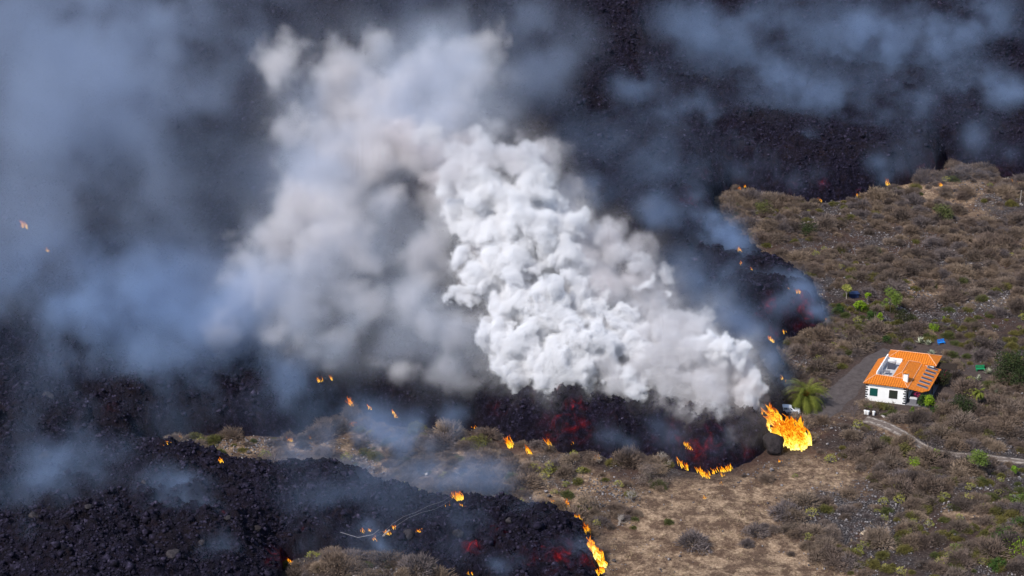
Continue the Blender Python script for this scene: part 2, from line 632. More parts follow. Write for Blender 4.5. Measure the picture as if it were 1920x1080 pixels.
def tree(name, px, py, h, cr, m, label, cat='tree', seed=1, trunk=True, nl=900, leaf=.13, group=None, flat=.7, tr=.09, nc=11, lowf=.45, mb_mat=None):
    """trunk + limbs + crown; foot at the pixel px, py"""
    rg = np.random.default_rng(seed)
    root = empty(name, on_ground(px, py), rg.uniform(0, 6), label=label, cat=cat, group=group)
    clumps = []
    for i in range(nc):
        t = rg.uniform(0, 6.28)
        q = math.sqrt(rg.uniform(0, 1)) * cr * .7
        z = h * rg.uniform(lowf, .88)
        clumps.append(((math.cos(t) * q, math.sin(t) * q, z), cr * rg.uniform(.28, .5)))
    clumps.append(((0, 0, h * .8), cr * .5))
    V, F = leaf_cloud(clumps, nl, leaf, rg, flat)
    V[:, 2] = np.maximum(V[:, 2], .02)
    np_mesh('crown' if trunk else 'foliage', V, F, m, root)
    mb = MB()
    mb.tube([(0, 0, -.2), (.04, .02, h * .3), (0, .05, h * .62)], tr, tr * .6, 6)
    for c, r in clumps[::2]:
        mb.tube([(0, .02, h * .3), (c[0] * .5, c[1] * .5, h * .45), c], tr * .45, tr * .15, 4, False)
    mb.build('trunk' if trunk else 'stem', mb_mat or m_bark, root)
    return root


# ------------------------------------------------------------------ where the scrub grows
def in_lava(X, Y):
    return ~inside(X, Y, LAND_W) & ~inside(X, Y, HILL_W)


TRACK = [(1622, 786), (1640, 790), (1662, 798), (1690, 812), (1715, 828), (1745, 842), (1780, 850), (1815, 853), (1850, 857), (1885, 862), (1925, 868), (1990, 880)]
DRIVE = [(1522, 778), (1545, 762), (1562, 748), (1580, 735), (1598, 715), (1612, 700), (1628, 684), (1645, 668), (1668, 655)]
TRACK_W = [at(*p) for p in TRACK]
DRIVE_W = [at(*p) for p in DRIVE]
ca, sa = math.cos(HOUSE_A), math.sin(HOUSE_A)


def house_local(X, Y):
    dx, dy = X - HOUSE_O[0], Y - HOUSE_O[1]
    return dx * ca + dy * sa, -dx * sa + dy * ca


CLEAR = [(*at(px, py + 4)[:2], r) for px, py, r in ((1765, 648, 2.6), (1838, 698, 2.8), (1838, 706, 2.4), (1601, 560, 2.2), (1725, 645, 1.6), (1740, 648, 1.5), (1746, 666, 1.3), (1852, 702, 1.5), (1835, 714, 1.4), (1868, 740, 1.5), (1630, 781, 1.6), (1640, 783, 1.4), (1656, 784, 1.2), (1833, 768, 1.6), (1452, 848, 3.2), (1480, 835, 2.8), (1496, 840, 2.6), (1465, 822, 2.6), (1669, 588, 1.2), (1275, 880, 2.4), (1290, 888, 2.4), (1312, 894, 2.4), (1330, 902, 2.6), (1350, 893, 2.4), (1368, 887, 2.4), (1322, 905, 2.0), (957, 846, 2.2), (993, 856, 2.0), (1118, 868, 2.0), (543, 831, 1.8), (662, 806, 2.0), (741, 790, 1.8))]


def blocked(X, Y):
    hx, hy = house_local(X, Y)
    b = (hx > -1.6) & (hx < 14) & (hy > -2.2) & (hy < 17)
    b |= seg_dist(X, Y, TRACK_W, False) < 2.1
    b |= seg_dist(X, Y, DRIVE_W, False) < 3.6
    for q_ in CLEAR:
        b |= np.hypot(X - q_[0], Y - q_[1]) < q_[2]
    c_ = at(1480, 770)
    b |= (np.abs(X - c_[0]) < 4.5) & (np.abs(Y - c_[1]) < 2.6)
    b |= np.hypot(X - at(1505, 765)[0], Y - at(1505, 765)[1]) < 3.5
    return b


def scatter(n, dens, seed, mind=.9):
    rg = np.random.default_rng(seed)
    Y = rg.uniform(262, 492, n)
    X = rg.uniform(-1, 1, n) * (Y * .26 + 12)
    edge = np.where(inside(X, Y, LAND_W), seg_dist(X, Y, LAND_W), 9)
    ok = ~in_lava(X, Y) & ~blocked(X, Y) & (rg.uniform(size=n) < dens(X, Y)) & (edge > .6)
    X, Y = X[ok], Y[ok]
    cell, keep = {}, []
    for i in range(len(X)):
        k = (int(X[i] / mind), int(Y[i] / mind))
        if any(((X[i] - X[j]) ** 2 + (Y[i] - Y[j]) ** 2) < mind * mind for a in (-1, 0, 1) for b in (-1, 0, 1) for j in cell.get((k[0] + a, k[1] + b), ())): continue
        cell.setdefault(k, []).append(i)
        keep.append(i)
    return X[keep], Y[keep]


def fieldw(X, Y, P, w=4):
    d = seg_dist(X, Y, P)
    return sstep(np.where(inside(X, Y, P), d, -d), -w, w)


def dens_dry(X, Y):
    nn = grid_noise(X, Y, 12, 77, 3)
    d = .12 + .95 * sstep(nn, .38, .58)
    d = d * (1 - .985 * fieldw(X, Y, FIELD_W)) * (1 - .80 * fieldw(X, Y, TAN_W)) * (1 - .72 * fieldw(X, Y, GRAVEL_W)) * (1 - .72 * fieldw(X, Y, YARD_W)) * (1 - .35 * fieldw(X, Y, TAN2_W))
    u = at(1760, 372)
    d = d * (1 - .6 * np.exp(-(((X - u[0]) / 9) ** 2 + ((Y - u[1]) / 8) ** 2)))
    return d


# prototypes are the first shrubs themselves
protos = []
for k in range(5):
    o = dry_shrub_mesh('dry_shrub', 100 + k, m_dry, n=[560, 420, 640, 500, 380][k], hgt=[1.0, .85, 1.15, .95, .8][k])
    protos.append(o)
SX, SY = scatter(26000, dens_dry, 7, .95)
SR = np.random.default_rng(8).lognormal(.16, .43, len(SX)).clip(.45, 2.8)
SZ = ground_z(SX, SY)
U = 960 + FPX * SX / (SY * CP + CAM_H * SP)
order = np.argsort(-(SR / SY) * ((np.abs(U - 960) < 950) & (SY > 276)))
print('dry shrubs', len(SX))


LM = [(1658, 766, 'the white house wall', 'round the house'), (1750, 772, 'the veranda bushes', 'round the house'), (1802, 775, 'the big dark rounded bush', 'round the house'), (1833, 765, 'the fan palm', 'round the house'),
      (1765, 645, 'the blue bench', 'above the house'), (1838, 695, 'the green bench', 'above the house'), (1700, 655, 'the back roof', 'above the house'), (1601, 557, 'the blue covered box', 'above the house'), (1669, 586, 'the airy light green tree', 'above the house'), (1573, 586, 'the point of the lava tip', 'above the house'),
      (1505, 700, 'the slope behind the big palm', 'above the house'), (1510, 762, 'the big drooping palm', 'round the house'), (1580, 690, 'the far end of the driveway', 'above the house'), (1640, 790, 'the start of the track', 'below the track'), (1715, 828, 'the bend of the track', 'below the track'), (1832, 890, 'the flat crowned green tree', 'below the track'),
      (1755, 862, 'the small lime tree by the track', 'below the track'), (1900, 895, 'the lime tree at the right edge', 'below the track'), (1900, 1020, 'the green vines', 'below the track'), (1621, 980, 'the gravel patch', 'below the track'), (1760, 980, 'the yellow flowered scrub right of the gravel', 'below the track'), (1700, 1050, 'the bottom edge under the gravel patch', 'below the track'),
      (1590, 840, 'the bare ground right of the big fire', 'below the track'), (1452, 845, 'the black lava ball', 'round the field'), (1380, 890, 'the burning line', 'round the field'), (1300, 980, 'the brown field', 'round the field'), (1550, 900, 'the top of the brown field', 'round the field'), (1500, 1050, 'the bottom of the brown field', 'round the field'), (1098, 955, 'the tall grey thicket', 'along the lava front'),
      (1218, 905, 'the tallest grey bush at the lava wall', 'along the lava front'), (1110, 865, 'the low flame at the lava wall', 'along the lava front'), (993, 851, 'the narrow flame at the lava wall', 'along the lava front'), (900, 840, 'the left foot of the lava wall', 'between the lava tongues'), (1000, 900, 'the pale straw patch', 'along the lava front'), (800, 870, 'the smoky hollow', 'between the lava tongues'),
      (661, 766, 'the slim upright flame', 'between the lava tongues'), (738, 785, 'the ragged fire on the crest', 'between the lava tongues'), (543, 826, 'the spread flame', 'between the lava tongues'), (415, 850, 'the lone yellow flame', 'between the lava tongues'), (320, 834, 'the left end of the land strip', 'between the lava tongues'), (680, 850, 'the middle of the land strip', 'between the lava tongues'),
      (570, 1060, 'the left part of the hillock', 'on the hillock'), (690, 1060, 'the middle of the hillock', 'on the hillock'), (800, 1075, 'the right part of the hillock', 'on the hillock'), (1770, 415, 'the lone round olive bush', 'on the upper slope'), (1780, 330, 'the top of the knoll', 'on the upper slope'), (1663, 352, 'the tall leaning flame', 'on the upper slope'), (1911, 378, 'the short pale post', 'on the upper slope'),
      (1430, 398, 'the broad olive bush', 'on the upper slope'), (1516, 440, 'the dark round bush', 'on the upper slope'), (1388, 361, 'the notch in the lava edge', 'on the upper slope'), (1640, 470, 'the stone walls of the slope', 'on the upper slope'), (1800, 520, 'the right end of the stone walls', 'on the upper slope'), (1460, 510, 'the bushy rim beside blue smoke', 'on the upper slope'), (1880, 620, 'the right edge above the garden', 'above the house')]


def where_label(x, y):
    ppx = 960 + FPX * x / (y * CP + CAM_H * SP)
    ppy = 540 + FPX * (CAM_H * CP - y * SP) / (y * CP + CAM_H * SP)
    l = min(LM, key=lambda q: (q[0] - ppx) ** 2 + ((q[1] - ppy) * 1.5) ** 2)
    dx, dy = ppx - l[0], (ppy - l[1]) * 1.5
    d = math.hypot(dx, dy)
    w = 'right beside' if d < 22 else (('right of' if dx > 0 else 'left of') if abs(dx) > abs(dy) else ('below' if dy > 0 else 'above'))
    if d > 75: w = 'well ' + w
    e_ = ('' if 'lone yellow' in l[2] or d <= 75 or abs(abs(dx) - abs(dy)) > 45 else ', slightly ' + (('below' if dy > 0 else 'above') if abs(dx) > abs(dy) else ('to its right' if dx > 0 else 'to its left')))
    if len((w + ' ' + l[2] + e_).split()) > 11: e_ = ''
    return w + ' ' + l[2] + e_, 'shrubs ' + l[3]


def size_word(v, a, b): return 'small' if v < a else 'large' if v > b else 'medium'


first = True
used = set()
for q, i in enumerate(order[:300]):
    k = q % 5
    o = protos[k] if q < 5 else protos[k].copy()
    if q >= 5: S.collection.objects.link(o)
    o.location = (SX[i], SY[i], SZ[i])
    s_ = SR[i]
    o.scale = (s_, s_ * random.uniform(.85, 1.1), s_ * random.uniform(.85, 1.1))
    o.rotation_euler = (0, 0, random.uniform(0, 6.28))
    lab, grp = where_label(SX[i], SY[i])
    tag(o, size_word(s_, 2.0, 2.5) + ' grey brown leafless shrub ' + lab, 'shrub', 'dry ' + grp)

# the remaining scrub: too many to single out
rest = order[300:]
me = bpy.data.meshes.new('dry_scrub')
me.vertices.add(len(rest))
me.vertices.foreach_set('co', np.stack([SX[rest], SY[rest], SZ[rest] - .03], -1).astype(np.float32).ravel())
a = me.attributes.new('size', 'FLOAT', 'POINT'); a.data.foreach_set('value', SR[rest].astype(np.float32))
scrub = tag(link(bpy.data.objects.new('dry_scrub', me)), 'low grey brown dry scrub covering the slope around the house', None, None, 'stuff')
me.materials.append(m_dry)


def instancer(obj, sources, seed=0):
    ng = bpy.data.node_groups.new('scatter', 'GeometryNodeTree')
    ng.interface.new_socket('Geometry', in_out='INPUT', socket_type='NodeSocketGeometry')
    ng.interface.new_socket('Geometry', in_out='OUTPUT', socket_type='NodeSocketGeometry')
    Nn, L = ng.nodes.new, ng.links.new
    gi, go = Nn('NodeGroupInput'), Nn('NodeGroupOutput')
    gti = Nn('GeometryNodeGeometryToInstance')
    for s_ in sources:
        oi = Nn('GeometryNodeObjectInfo')
        oi.inputs['Object'].default_value = s_
        L(oi.outputs['Geometry'], gti.inputs[0])
    iop = Nn('GeometryNodeInstanceOnPoints')
    L(gi.outputs[0], iop.inputs['Points'])
    # one instance per source, chosen by a random index
    join = Nn('GeometryNodeJoinGeometry')
    for nd in list(ng.nodes):
        if nd.bl_idname == 'GeometryNodeObjectInfo':
            g2 = Nn('GeometryNodeGeometryToInstance')
            L(nd.outputs['Geometry'], g2.inputs[0])
            L(g2.outputs[0], join.inputs[0])
    ng.nodes.remove(gti)
    L(join.outputs[0], iop.inputs['Instance'])
    iop.inputs['Pick Instance'].default_value = True
    ri = Nn('FunctionNodeRandomValue'); ri.data_type = 'INT'
    for s_ in ri.inputs:
        if s_.name == 'Min' and s_.type == 'INT': s_.default_value = 0
        if s_.name == 'Max' and s_.type == 'INT': s_.default_value = len(sources) - 1
        if s_.name == 'Seed': s_.default_value = seed
    L([x for x in ri.outputs if x.type == 'INT'][0], iop.inputs['Instance Index'])
    rv = Nn('FunctionNodeRandomValue'); rv.data_type = 'FLOAT_VECTOR'
    rv.inputs[0].default_value = (-.1, -.1, 0)
    rv.inputs[1].default_value = (.1, .1, 6.283)
    L(rv.outputs[0], iop.inputs['Rotation'])
    na = Nn('GeometryNodeInputNamedAttribute'); na.data_type = 'FLOAT'; na.inputs['Name'].default_value = 'size'
    L(na.outputs[0], iop.inputs['Scale'])
    L(iop.outputs[0], go.inputs[0])
    md = obj.modifiers.new('scatter', 'NODES'); md.node_group = ng


instancer(scrub, protos, 3)

# olive brushes
pr = []
for k in range(3):
    pr.append(dry_shrub_mesh('olive_shrub', 200 + k, m_olive, n=560, hgt=.9, w=.085))


def dens_ol(X, Y):
    a = grid_noise(X, Y, 20, 91, 3)
    b = sstep(a, .46, .62) * .22 + .02
    for P, rr, k in ((at(1420, 400), 12, .55), (at(1650, 640), 18, .6), (at(1800, 650), 18, .6), (at(1880, 960), 16, .75), (at(1600, 590), 14, .4), (at(1860, 1060), 14, .7), (at(1000, 880), 14, .2), (at(1700, 850), 9, .4)):
        b = np.maximum(b, k * np.exp(-((X - P[0]) ** 2 + (Y - P[1]) ** 2) / rr ** 2))
    return b * (1 - .95 * fieldw(X, Y, FIELD_W))


OXa, OYa = scatter(16000, dens_ol, 17, 1.1)
OX, OY = OXa[:260], OYa[:260]
for q, (x, y) in enumerate(zip(OX, OY)):
    o = pr[q % 3] if q < 3 else pr[q % 3].copy()
    if q >= 3: S.collection.objects.link(o)
    s_ = random.uniform(.6, 1.45)
    o.location = (x, y, gz((x, y)))
    o.scale = (s_, s_, s_)
    o.rotation_euler = (0, 0, random.uniform(0, 6))
    lab, grp = where_label(x, y)
    tag(o, size_word(s_, .9, 1.2) + ' olive shrub ' + lab, 'shrub', 'olive ' + grp)

me = bpy.data.meshes.new('undergrowth')
ox, oy = OXa[260:], OYa[260:]
me.vertices.add(len(ox))
me.vertices.foreach_set('co', np.stack([ox, oy, ground_z(ox, oy) - .05], -1).astype(np.float32).ravel())
a = me.attributes.new('size', 'FLOAT', 'POINT'); a.data.foreach_set('value', np.random.default_rng(4).uniform(.45, 1.1, len(ox)).astype(np.float32))
og = tag(link(bpy.data.objects.new('undergrowth', me)), 'olive green undergrowth between the grey shrubs', None, None, 'stuff')
me.materials.append(m_olive)
instancer(og, pr, 5)
print('undergrowth', len(ox))

ep = [euphorbia('euphorbia_shrub', 300 + k, m_euph, m_euphs, .9, [.9, 1.15][k]) for k in range(2)]


def dens_eu(X, Y):
    a = sstep(grid_noise(X, Y, 15, 95, 3), .46, .62) * .16 + .035
    for P, rr, k in ((at(1560, 650), 12, .5), (at(1700, 1000), 22, .3), (at(1060, 900), 18, .35), (at(1820, 950), 14, .5), (at(1500, 640), 8, .5), (at(700, 1070), 26, .3), (at(1850, 680), 10, .3), (at(450, 840), 16, .2)):
        a = np.maximum(a, k * np.exp(-((X - P[0]) ** 2 + (Y - P[1]) ** 2) / rr ** 2))
    return a * (1 - .97 * fieldw(X, Y, FIELD_W)) * (1 - .6 * sstep(Y, 390, 430))


EX, EY = scatter(5200, dens_eu, 27, 1.5)
EX, EY = EX[:280], EY[:280]
for q, (x, y) in enumerate(zip(EX, EY)):
    o = ep[q % 2] if q < 2 else copy_tree(ep[q % 2])
    s_ = random.uniform(.55, 1.25)
    o.location = (x, y, gz((x, y)))
    o.scale = (s_, s_, s_)
    o.rotation_euler = (0, 0, random.uniform(0, 6))
    lab, grp = where_label(x, y)
    tag(o, size_word(s_, .8, 1.05) + ' yellow green euphorbia ' + lab, 'shrub', 'euphorbias, ' + grp)
print('olive', len(OX), 'euph', len(EX))

# loose stones, tens of thousands: stuff
m_stone = mat('stone', rough=.9)
N = NT(m_stone)
N.l(N.ramp(N.noise(1.7, 2, .6), [(.35, (.035, .03, .034)), (.5, (.11, .097, .10)), (.70, (.34, .31, .31))]), N.p.inputs['Base Color'])


def rocks(name, P, r, seed, m, label, kind='stuff'):
    rg = np.random.default_rng(seed)
    base = np.array([(1, 0, 0), (-1, 0, 0), (0, 1, 0), (0, -1, 0), (0, 0, 1), (0, 0, -1)], float)
    F0 = np.array([(0, 2, 4), (2, 1, 4), (1, 3, 4), (3, 0, 4), (2, 0, 5), (1, 2, 5), (3, 1, 5), (0, 3, 5)])
    n = len(P)
    A = rg.normal(size=(n, 3, 3)); Q, _ = np.linalg.qr(A)
    V = base[None] * (r[:, None, None] * rg.uniform(.6, 1.25, (n, 6, 1)))
    V = np.einsum('nij,nkj->nki', Q, V) * np.array([1, 1, .75])
    V = V + P[:, None, :]
    F = (F0[None] + 6 * np.arange(n)[:, None, None]).reshape(-1, 3)
    o = np_mesh(name, V.reshape(-1, 3), F, m)
    return tag(o, label, None, None, kind)


def dens_st(X, Y):
    ridged = 1 - np.abs(2 * grid_noise(X + .9 * Y, Y * 2.2, 30, 101, 4) - 1)
    a = .9 * sstep(ridged, .88, .97) * (.3 + .7 * sstep(grid_noise(X, Y, 16, 66, 3), .44, .6)) + .05
    a = np.maximum(a, .8 * sstep(grid_noise(X, Y, 9, 103, 3), .60, .70))
    a = np.maximum(a, .65 * fieldw(X, Y, GRAVEL_W))
    for px, py, rx, ry in ((1405, 378, 10, 5), (1560, 400, 10, 9), (1790, 440, 16, 8), (1640, 480, 20, 7), (1750, 600, 10, 7), (1880, 820, 8, 6), (1500, 690, 7, 6), (1570, 690, 6, 5), (1440, 905, 5, 4), (1550, 905, 4, 4), (1160, 945, 5, 9), (860, 1070, 9, 6), (500, 842, 12, 4)):
        P = at(px, py)
        a = np.maximum(a, .85 * np.exp(-((X - P[0]) ** 2 / rx ** 2 + (Y - P[1]) ** 2 / ry ** 2)))
    a = a * (1 - .95 * np.clip(fieldw(X, Y, FIELD_W) - fieldw(X, Y, GRAVEL_W), 0, 1)) * (1 - .8 * fieldw(X, Y, YARD_W, 2))
    return a


rg = np.random.default_rng(71)
n = 260000
Y = rg.uniform(262, 490, n); X = rg.uniform(-1, 1, n) * (Y * .26 + 10)
ok = ~in_lava(X, Y) & ~blocked(X, Y) & (rg.uniform(size=n) < dens_st(X, Y))
X, Y = X[ok], Y[ok]
print('stones', len(X))
r_ = rg.lognormal(-1.95, .45, len(X)).clip(.08, .5)
rocks('stones', np.stack([X, Y, ground_z(X, Y) + r_ * .35], -1), r_, 72, m_stone, 'pale grey loose stones and tumbled field walls among the scrub')

# blocks lying on the lava: far too many to count
n = 190000
Y = 236 + 356 * rg.uniform(size=n) ** 1.4
X = rg.uniform(-1, 1, n) * (Y * .26 + 8)
Zl, sl = lava_z(X, Y)
ok = in_lava(X, Y) & (sl > .5)
X, Y, Zl = X[ok], Y[ok], Zl[ok]
gl_ = lava_attrs(X, Y)['glow']
ok = gl_ < rg.uniform(.08, .5, len(X))
X, Y, Zl = X[ok], Y[ok], Zl[ok]
r_ = (rg.lognormal(-1.62, .50, len(X)) * (.8 + Y / 900)).clip(.1, 1.2)
m_block = mat('lava_block', rough=.9, spec=.15)
N = NT(m_block)
N.l(N.ramp(N.noise(.9, 4, .7), [(.36, (.003, .0024, .0052)), (.52, (.0115, .0092, .0205)), (.64, (.032, .0265, .050)), (.76, (.11, .094, .14))]), N.p.inputs['Base Color'])
rocks('lava_rubble', np.stack([X, Y, Zl + r_ * .15], -1), r_, 73, m_block, 'dark angular rubble covering the cooled lava')

# straw-coloured grass of the field
m_straw = plantmat('straw', [(.26, .19, .12)], ns=.9)
n = 30000
Y = rg.uniform(262, 470, n); X = rg.uniform(-1, 1, n) * (Y * .26 + 10)
tn = ground_attrs(X, Y)['tan'] * (.12 + .88 * sstep(grid_noise(X, Y, 5, 111, 3), .5, .66))
ok = ~in_lava(X, Y) & ~blocked(X, Y) & (rg.uniform(size=n) < tn * .8 + .03)
X, Y = X[ok], Y[ok]
Z = ground_z(X, Y)
nb_ = 6
t = rg.uniform(0, 6.28, (len(X), nb_))
P0 = np.stack([X, Y, Z], -1)[:, None, :] + rg.normal(0, .12, (len(X), nb_, 3)) * np.array([1, 1, 0])
tip = P0 + np.stack([np.cos(t) * .3, np.sin(t) * .3, rg.uniform(.12, .4, t.shape)], -1)
sd_ = np.stack([-np.sin(t), np.cos(t), 0 * t], -1) * .05
V = np.stack([P0 - sd_, P0 + sd_, tip], 2).reshape(-1, 3)
tag(np_mesh('dry_grass', V, np.arange(len(V)).reshape(-1, 3), m_straw), 'straw coloured dry grass tufts over the brown field', None, None, 'stuff')

# ------------------------------------------------------------------ track and driveway, draped over the ground
def drape(name, line, wid, m, lift, label, seed=1, step=.5):
    P = np.array([at(*p)[:2] for p in line])
    L_ = np.concatenate([[0], np.cumsum(np.hypot(*np.diff(P, axis=0).T))])
    s = np.arange(0, L_[-1], step)
    cx, cy = np.interp(s, L_, P[:, 0]), np.interp(s, L_, P[:, 1])
    for _ in range(8):
        cx[1:-1] = (cx[:-2] + cx[1:-1] * 2 + cx[2:]) / 4; cy[1:-1] = (cy[:-2] + cy[1:-1] * 2 + cy[2:]) / 4
    tx, ty = np.gradient(cx), np.gradient(cy)
    q = np.hypot(tx, ty); nx_, ny_ = -ty / q, tx / q
    W = np.interp(s / L_[-1], [0, .5, 1], wid) / 2
    ws = np.linspace(-1, 1, 9)
    w1 = 1 + .16 * (grid_noise(s, s * 0, 2.3, seed, 3) - .5) * 2
    X = cx[:, None] + nx_[:, None] * ws * (W * w1)[:, None]
    Y = cy[:, None] + ny_[:, None] * ws * (W * w1)[:, None]
    Z = ground_z(X, Y) + lift
    Z[:, 0] -= .3; Z[:, -1] -= .3
    I = np.arange(len(s) * 9).reshape(-1, 9)
    F = np.stack([I[:-1, :-1], I[1:, :-1], I[1:, 1:], I[:-1, 1:]], -1).reshape(-1, 4)
    o = np_mesh(name, np.stack([X, Y, Z], -1).reshape(-1, 3), F, m, attrs={'across': np.broadcast_to(ws, X.shape)}, smooth=True)
    return tag(o, label, None, None, 'structure')


m_track = mat('track', rough=.95, spec=.1)
N = NT(m_track)
ac = N.math('ABSOLUTE', N.attr('across'))
rut = N.math('MULTIPLY', N.step(ac, .75, .55), N.step(ac, .25, .42))
nn_ = N.noise(1.3, 6, .7)
tc = N.ramp(nn_, [(.3, (.085, .065, .057)), (.55, (.15, .12, .105)), (.75, (.23, .19, .165))])
tc = N.mix(N.math('MULTIPLY', rut, N.step(nn_, .4, .6)), tc, (.33, .29, .255))
N.l(tc, N.p.inputs['Base Color'])
N.bump(nn_, .15)
drape('track', TRACK, (3.4, 2.6, 2.4), m_track, .10, 'pale rutted dirt track curving below the house', 3)
m_drive = mat('driveway', rough=.95, spec=.1)
N = NT(m_drive)
N.l(N.ramp(N.noise(.9, 8, .7), [(.3, (.052, .042, .042)), (.7, (.10, .085, .083))]), N.p.inputs['Base Color'])
drape('driveway', DRIVE, (8.5, 6, 3), m_drive, .07, 'dark cinder driveway between the palm and the house', 4)

# ------------------------------------------------------------------ the house
m_white = mat('white_wall', rough=.8)
N = NT(m_white)
N.l(N.ramp(N.noise(.8, 6, .7), [(.3, (.78, .77, .76)), (.7, (.88, .87, .86))]), N.p.inputs['Base Color'])
m_tile = mat('roof_tiles', rough=.75, spec=.25)
N = NT(m_tile)
uv = N.n('ShaderNodeUVMap').outputs[0]
sep = N.n('ShaderNodeSeparateXYZ'); N.l(uv, sep.inputs[0])
wu = N.math('SINE', N.math('MULTIPLY', sep.outputs[0], 2 * math.pi / .42))
wv = N.math('FRACT', N.math('DIVIDE', sep.outputs[1], .48))
cell = N.n('ShaderNodeTexVoronoi'); cell.inputs['Scale'].default_value = 2.3; N.l(uv, cell.inputs['Vector'])
tb = N.ramp(N.noise(3.1, 5, .7), [(.3, (.52, .135, .012)), (.55, (.68, .20, .016)), (.75, (.78, .26, .035))])
gap = N.math('MULTIPLY', N.step(wu, -.35, -.85), .62)
tcol = N.mix(N.math('MULTIPLY', gap, N.math('ADD', N.math('MULTIPLY', wv, .5), .35)), tb, (.33, .06, .010))
N.l(tcol, N.p.inputs['Base Color'])
N.bump(N.math('ADD', wu, N.math('MULTIPLY', wv, -1.0)), .07)
m_ridge = mat('ridge_caps', (.74, .40, .24), .8)
m_qst = mat('dark_corner_stone', (.035, .03, .035), .9)
m_shut = mat('green_shutter', (.008, .075, .065), .5)
m_glass = mat('window_glass', (.03, .035, .03), .12, spec=.6)
m_frame = mat('skylight_frame', (.30, .29, .32), .6)
m_panel = mat('skylight_glass', (.035, .035, .05), .35, spec=.6)
m_alu = mat('pale_metal', (.55, .55, .57), .4)
m_floor = mat('terrace_tiles', (.42, .41, .42), .8)
m_wood = mat('dark_timber', (.035, .025, .02), .8)
m_grey = mat('grey_plaster', (.16, .155, .17), .85)

HO = (HOUSE_O[0], HOUSE_O[1], .03)
house = empty('house', HO, HOUSE_A, label='white bungalow with orange tiled roof, sunken roof terrace and dark corner stones', cat='house')
EZ = 3.6
w = MB()
w.box(0, 7.15, 0, 10.4, -.4, EZ - .12)
w.build('wall', m_white, house)
w = MB()
w.box(1.3, 9.7, 10.402, 14.6, -.4, EZ - .12)
w.build('wall', m_white, house)


def tiles(name, polys, parent):
    """roof slopes: each polygon's first edge is its eave; uv runs along it and up the slope. slopes get real thickness"""
    me = bpy.data.meshes.new(name)
    V, F, UV = [], [], []
    for P in polys:
        P = [Vector(p) for p in P]
        e = (P[1] - P[0]).normalized()
        nrm = (P[1] - P[0]).cross(P[2] - P[0]).normalized()
        up = nrm.cross(e)
        n0 = len(V)
        V += [tuple(p) for p in P]
        F.append(tuple(range(n0, n0 + len(P))))
        UV += [((p - P[0]).dot(e), (p - P[0]).dot(up)) for p in P]
    me.from_pydata(V, [], F)
    ul = me.uv_layers.new(name='UVMap')
    for i, q in enumerate(UV): ul.data[i].uv = q
    me.materials.append(m_tile)
    o = link(bpy.data.objects.new(name, me), parent)
    so = o.modifiers.new('thick', 'SOLIDIFY'); so.thickness = .16; so.offset = -1
    return o


A0, B0 = (-.45, -.45, EZ), (7.5, -.45, EZ)
T1 = 4.43
main_roof = tiles('roof', [
    [A0, B0, (6.0, 1.9, 4.25), (1.2, 1.9, T1)],                                    # front slope
    [(-.45, 10.55, EZ), A0, (1.2, 1.9, T1), (1.2, 10.55, T1)],                    # left slope
    [(4.0, 1.9, 4.0), (6.0, 1.9, 4.25), (5.4, 4.0, 4.52)],                          # little front hip
    [(4.0, 9.6, 4.0), (4.0, 1.9, 4.0), (5.4, 4.0, 4.52), (5.4, 9.3, 4.52)],        # slope towards the terrace
    [B0, (7.5, 10.9, EZ), (5.4, 9.3, 4.52), (5.4, 4.0, 4.52), (6.0, 1.9, 4.25)],     # right slope
    [(7.5, 10.9, EZ), (4.0, 9.6, 4.0), (5.4, 9.3, 4.52)]], house)
wing_roof = tiles('roof', [
    [(.7, 10.3, EZ + .02), (10.2, 10.3, EZ + .02), (8.1, 12.7, 4.72), (2.7, 12.7, 4.72)],
    [(10.2, 10.3, EZ + .02), (10.2, 15.1, EZ + .02), (8.1, 12.7, 4.72)],
    [(10.2, 15.1, EZ + .02), (.7, 15.1, EZ + .02), (2.7, 12.7, 4.72), (8.1, 12.7, 4.72)],
    [(.7, 15.1, EZ + .02), (.7, 10.3, EZ + .02), (2.7, 12.7, 4.72)]], house)
ver_roof = tiles('roof', [[(11.0, 1.4, 2.75), (11.0, 11.0, 2.75), (7.53, 10.6, EZ - .04), (7.53, -.3, EZ - .04), (10.1, 0.0, 2.95)]], house)
ver_roof['label'] = 'lower orange roof over the veranda'


def caps(lines, parent):
    mb = MB()
    for l in lines: mb.tube([Vector(p) + Vector((0, 0, .05)) for p in l], .055, k=6)
    return mb.build('ridge_cap', m_ridge, parent)


caps([[A0, (1.2, 1.9, T1)], [(1.2, 1.9, T1), (6.0, 1.9, 4.25)], [(6.0, 1.9, 4.25), B0], [(6, 1.9, 4.25), (5.4, 4, 4.52)], [(4.0, 1.95, 4.02), (5.4, 4, 4.52)],
      [(5.4, 4, 4.52), (5.4, 9.3, 4.52)], [(5.4, 9.3, 4.52), (7.5, 10.9, EZ)], [B0, (7.5, 10.9, EZ)]], main_roof)
caps([[(.7, 10.3, EZ), (2.7, 12.7, 4.72)], [(2.7, 12.7, 4.72), (8.1, 12.7, 4.72)], [(8.1, 12.7, 4.72), (10.2, 10.3, EZ)], [(8.1, 12.7, 4.72), (10.2, 15.1, EZ)], [(.7, 15.1, EZ), (2.7, 12.7, 4.72)]], wing_roof)
MB().box(1.22, 1.42, 2.0, 10.28, EZ - .1, 4.95).box(1.42, 4.0, 10.1, 10.28, EZ - .1, 4.3).box(1.42, 4.0, 1.92, 2.08, EZ - .1, 4.35).build('parapet', m_white, house)
MB().box(1.42, 4.3, 2.08, 10.1, EZ - .1, EZ - .02).build('terrace_floor', m_floor, house)
ch = MB().box(6.2, 7.0, 1.3, 2.1, 3.8, 5.35).build('chimney', m_white, house)
MB().box(6.32, 6.88, 1.42, 1.98, 5.35, 5.6).build('chimney_vent', m_qst, ch)
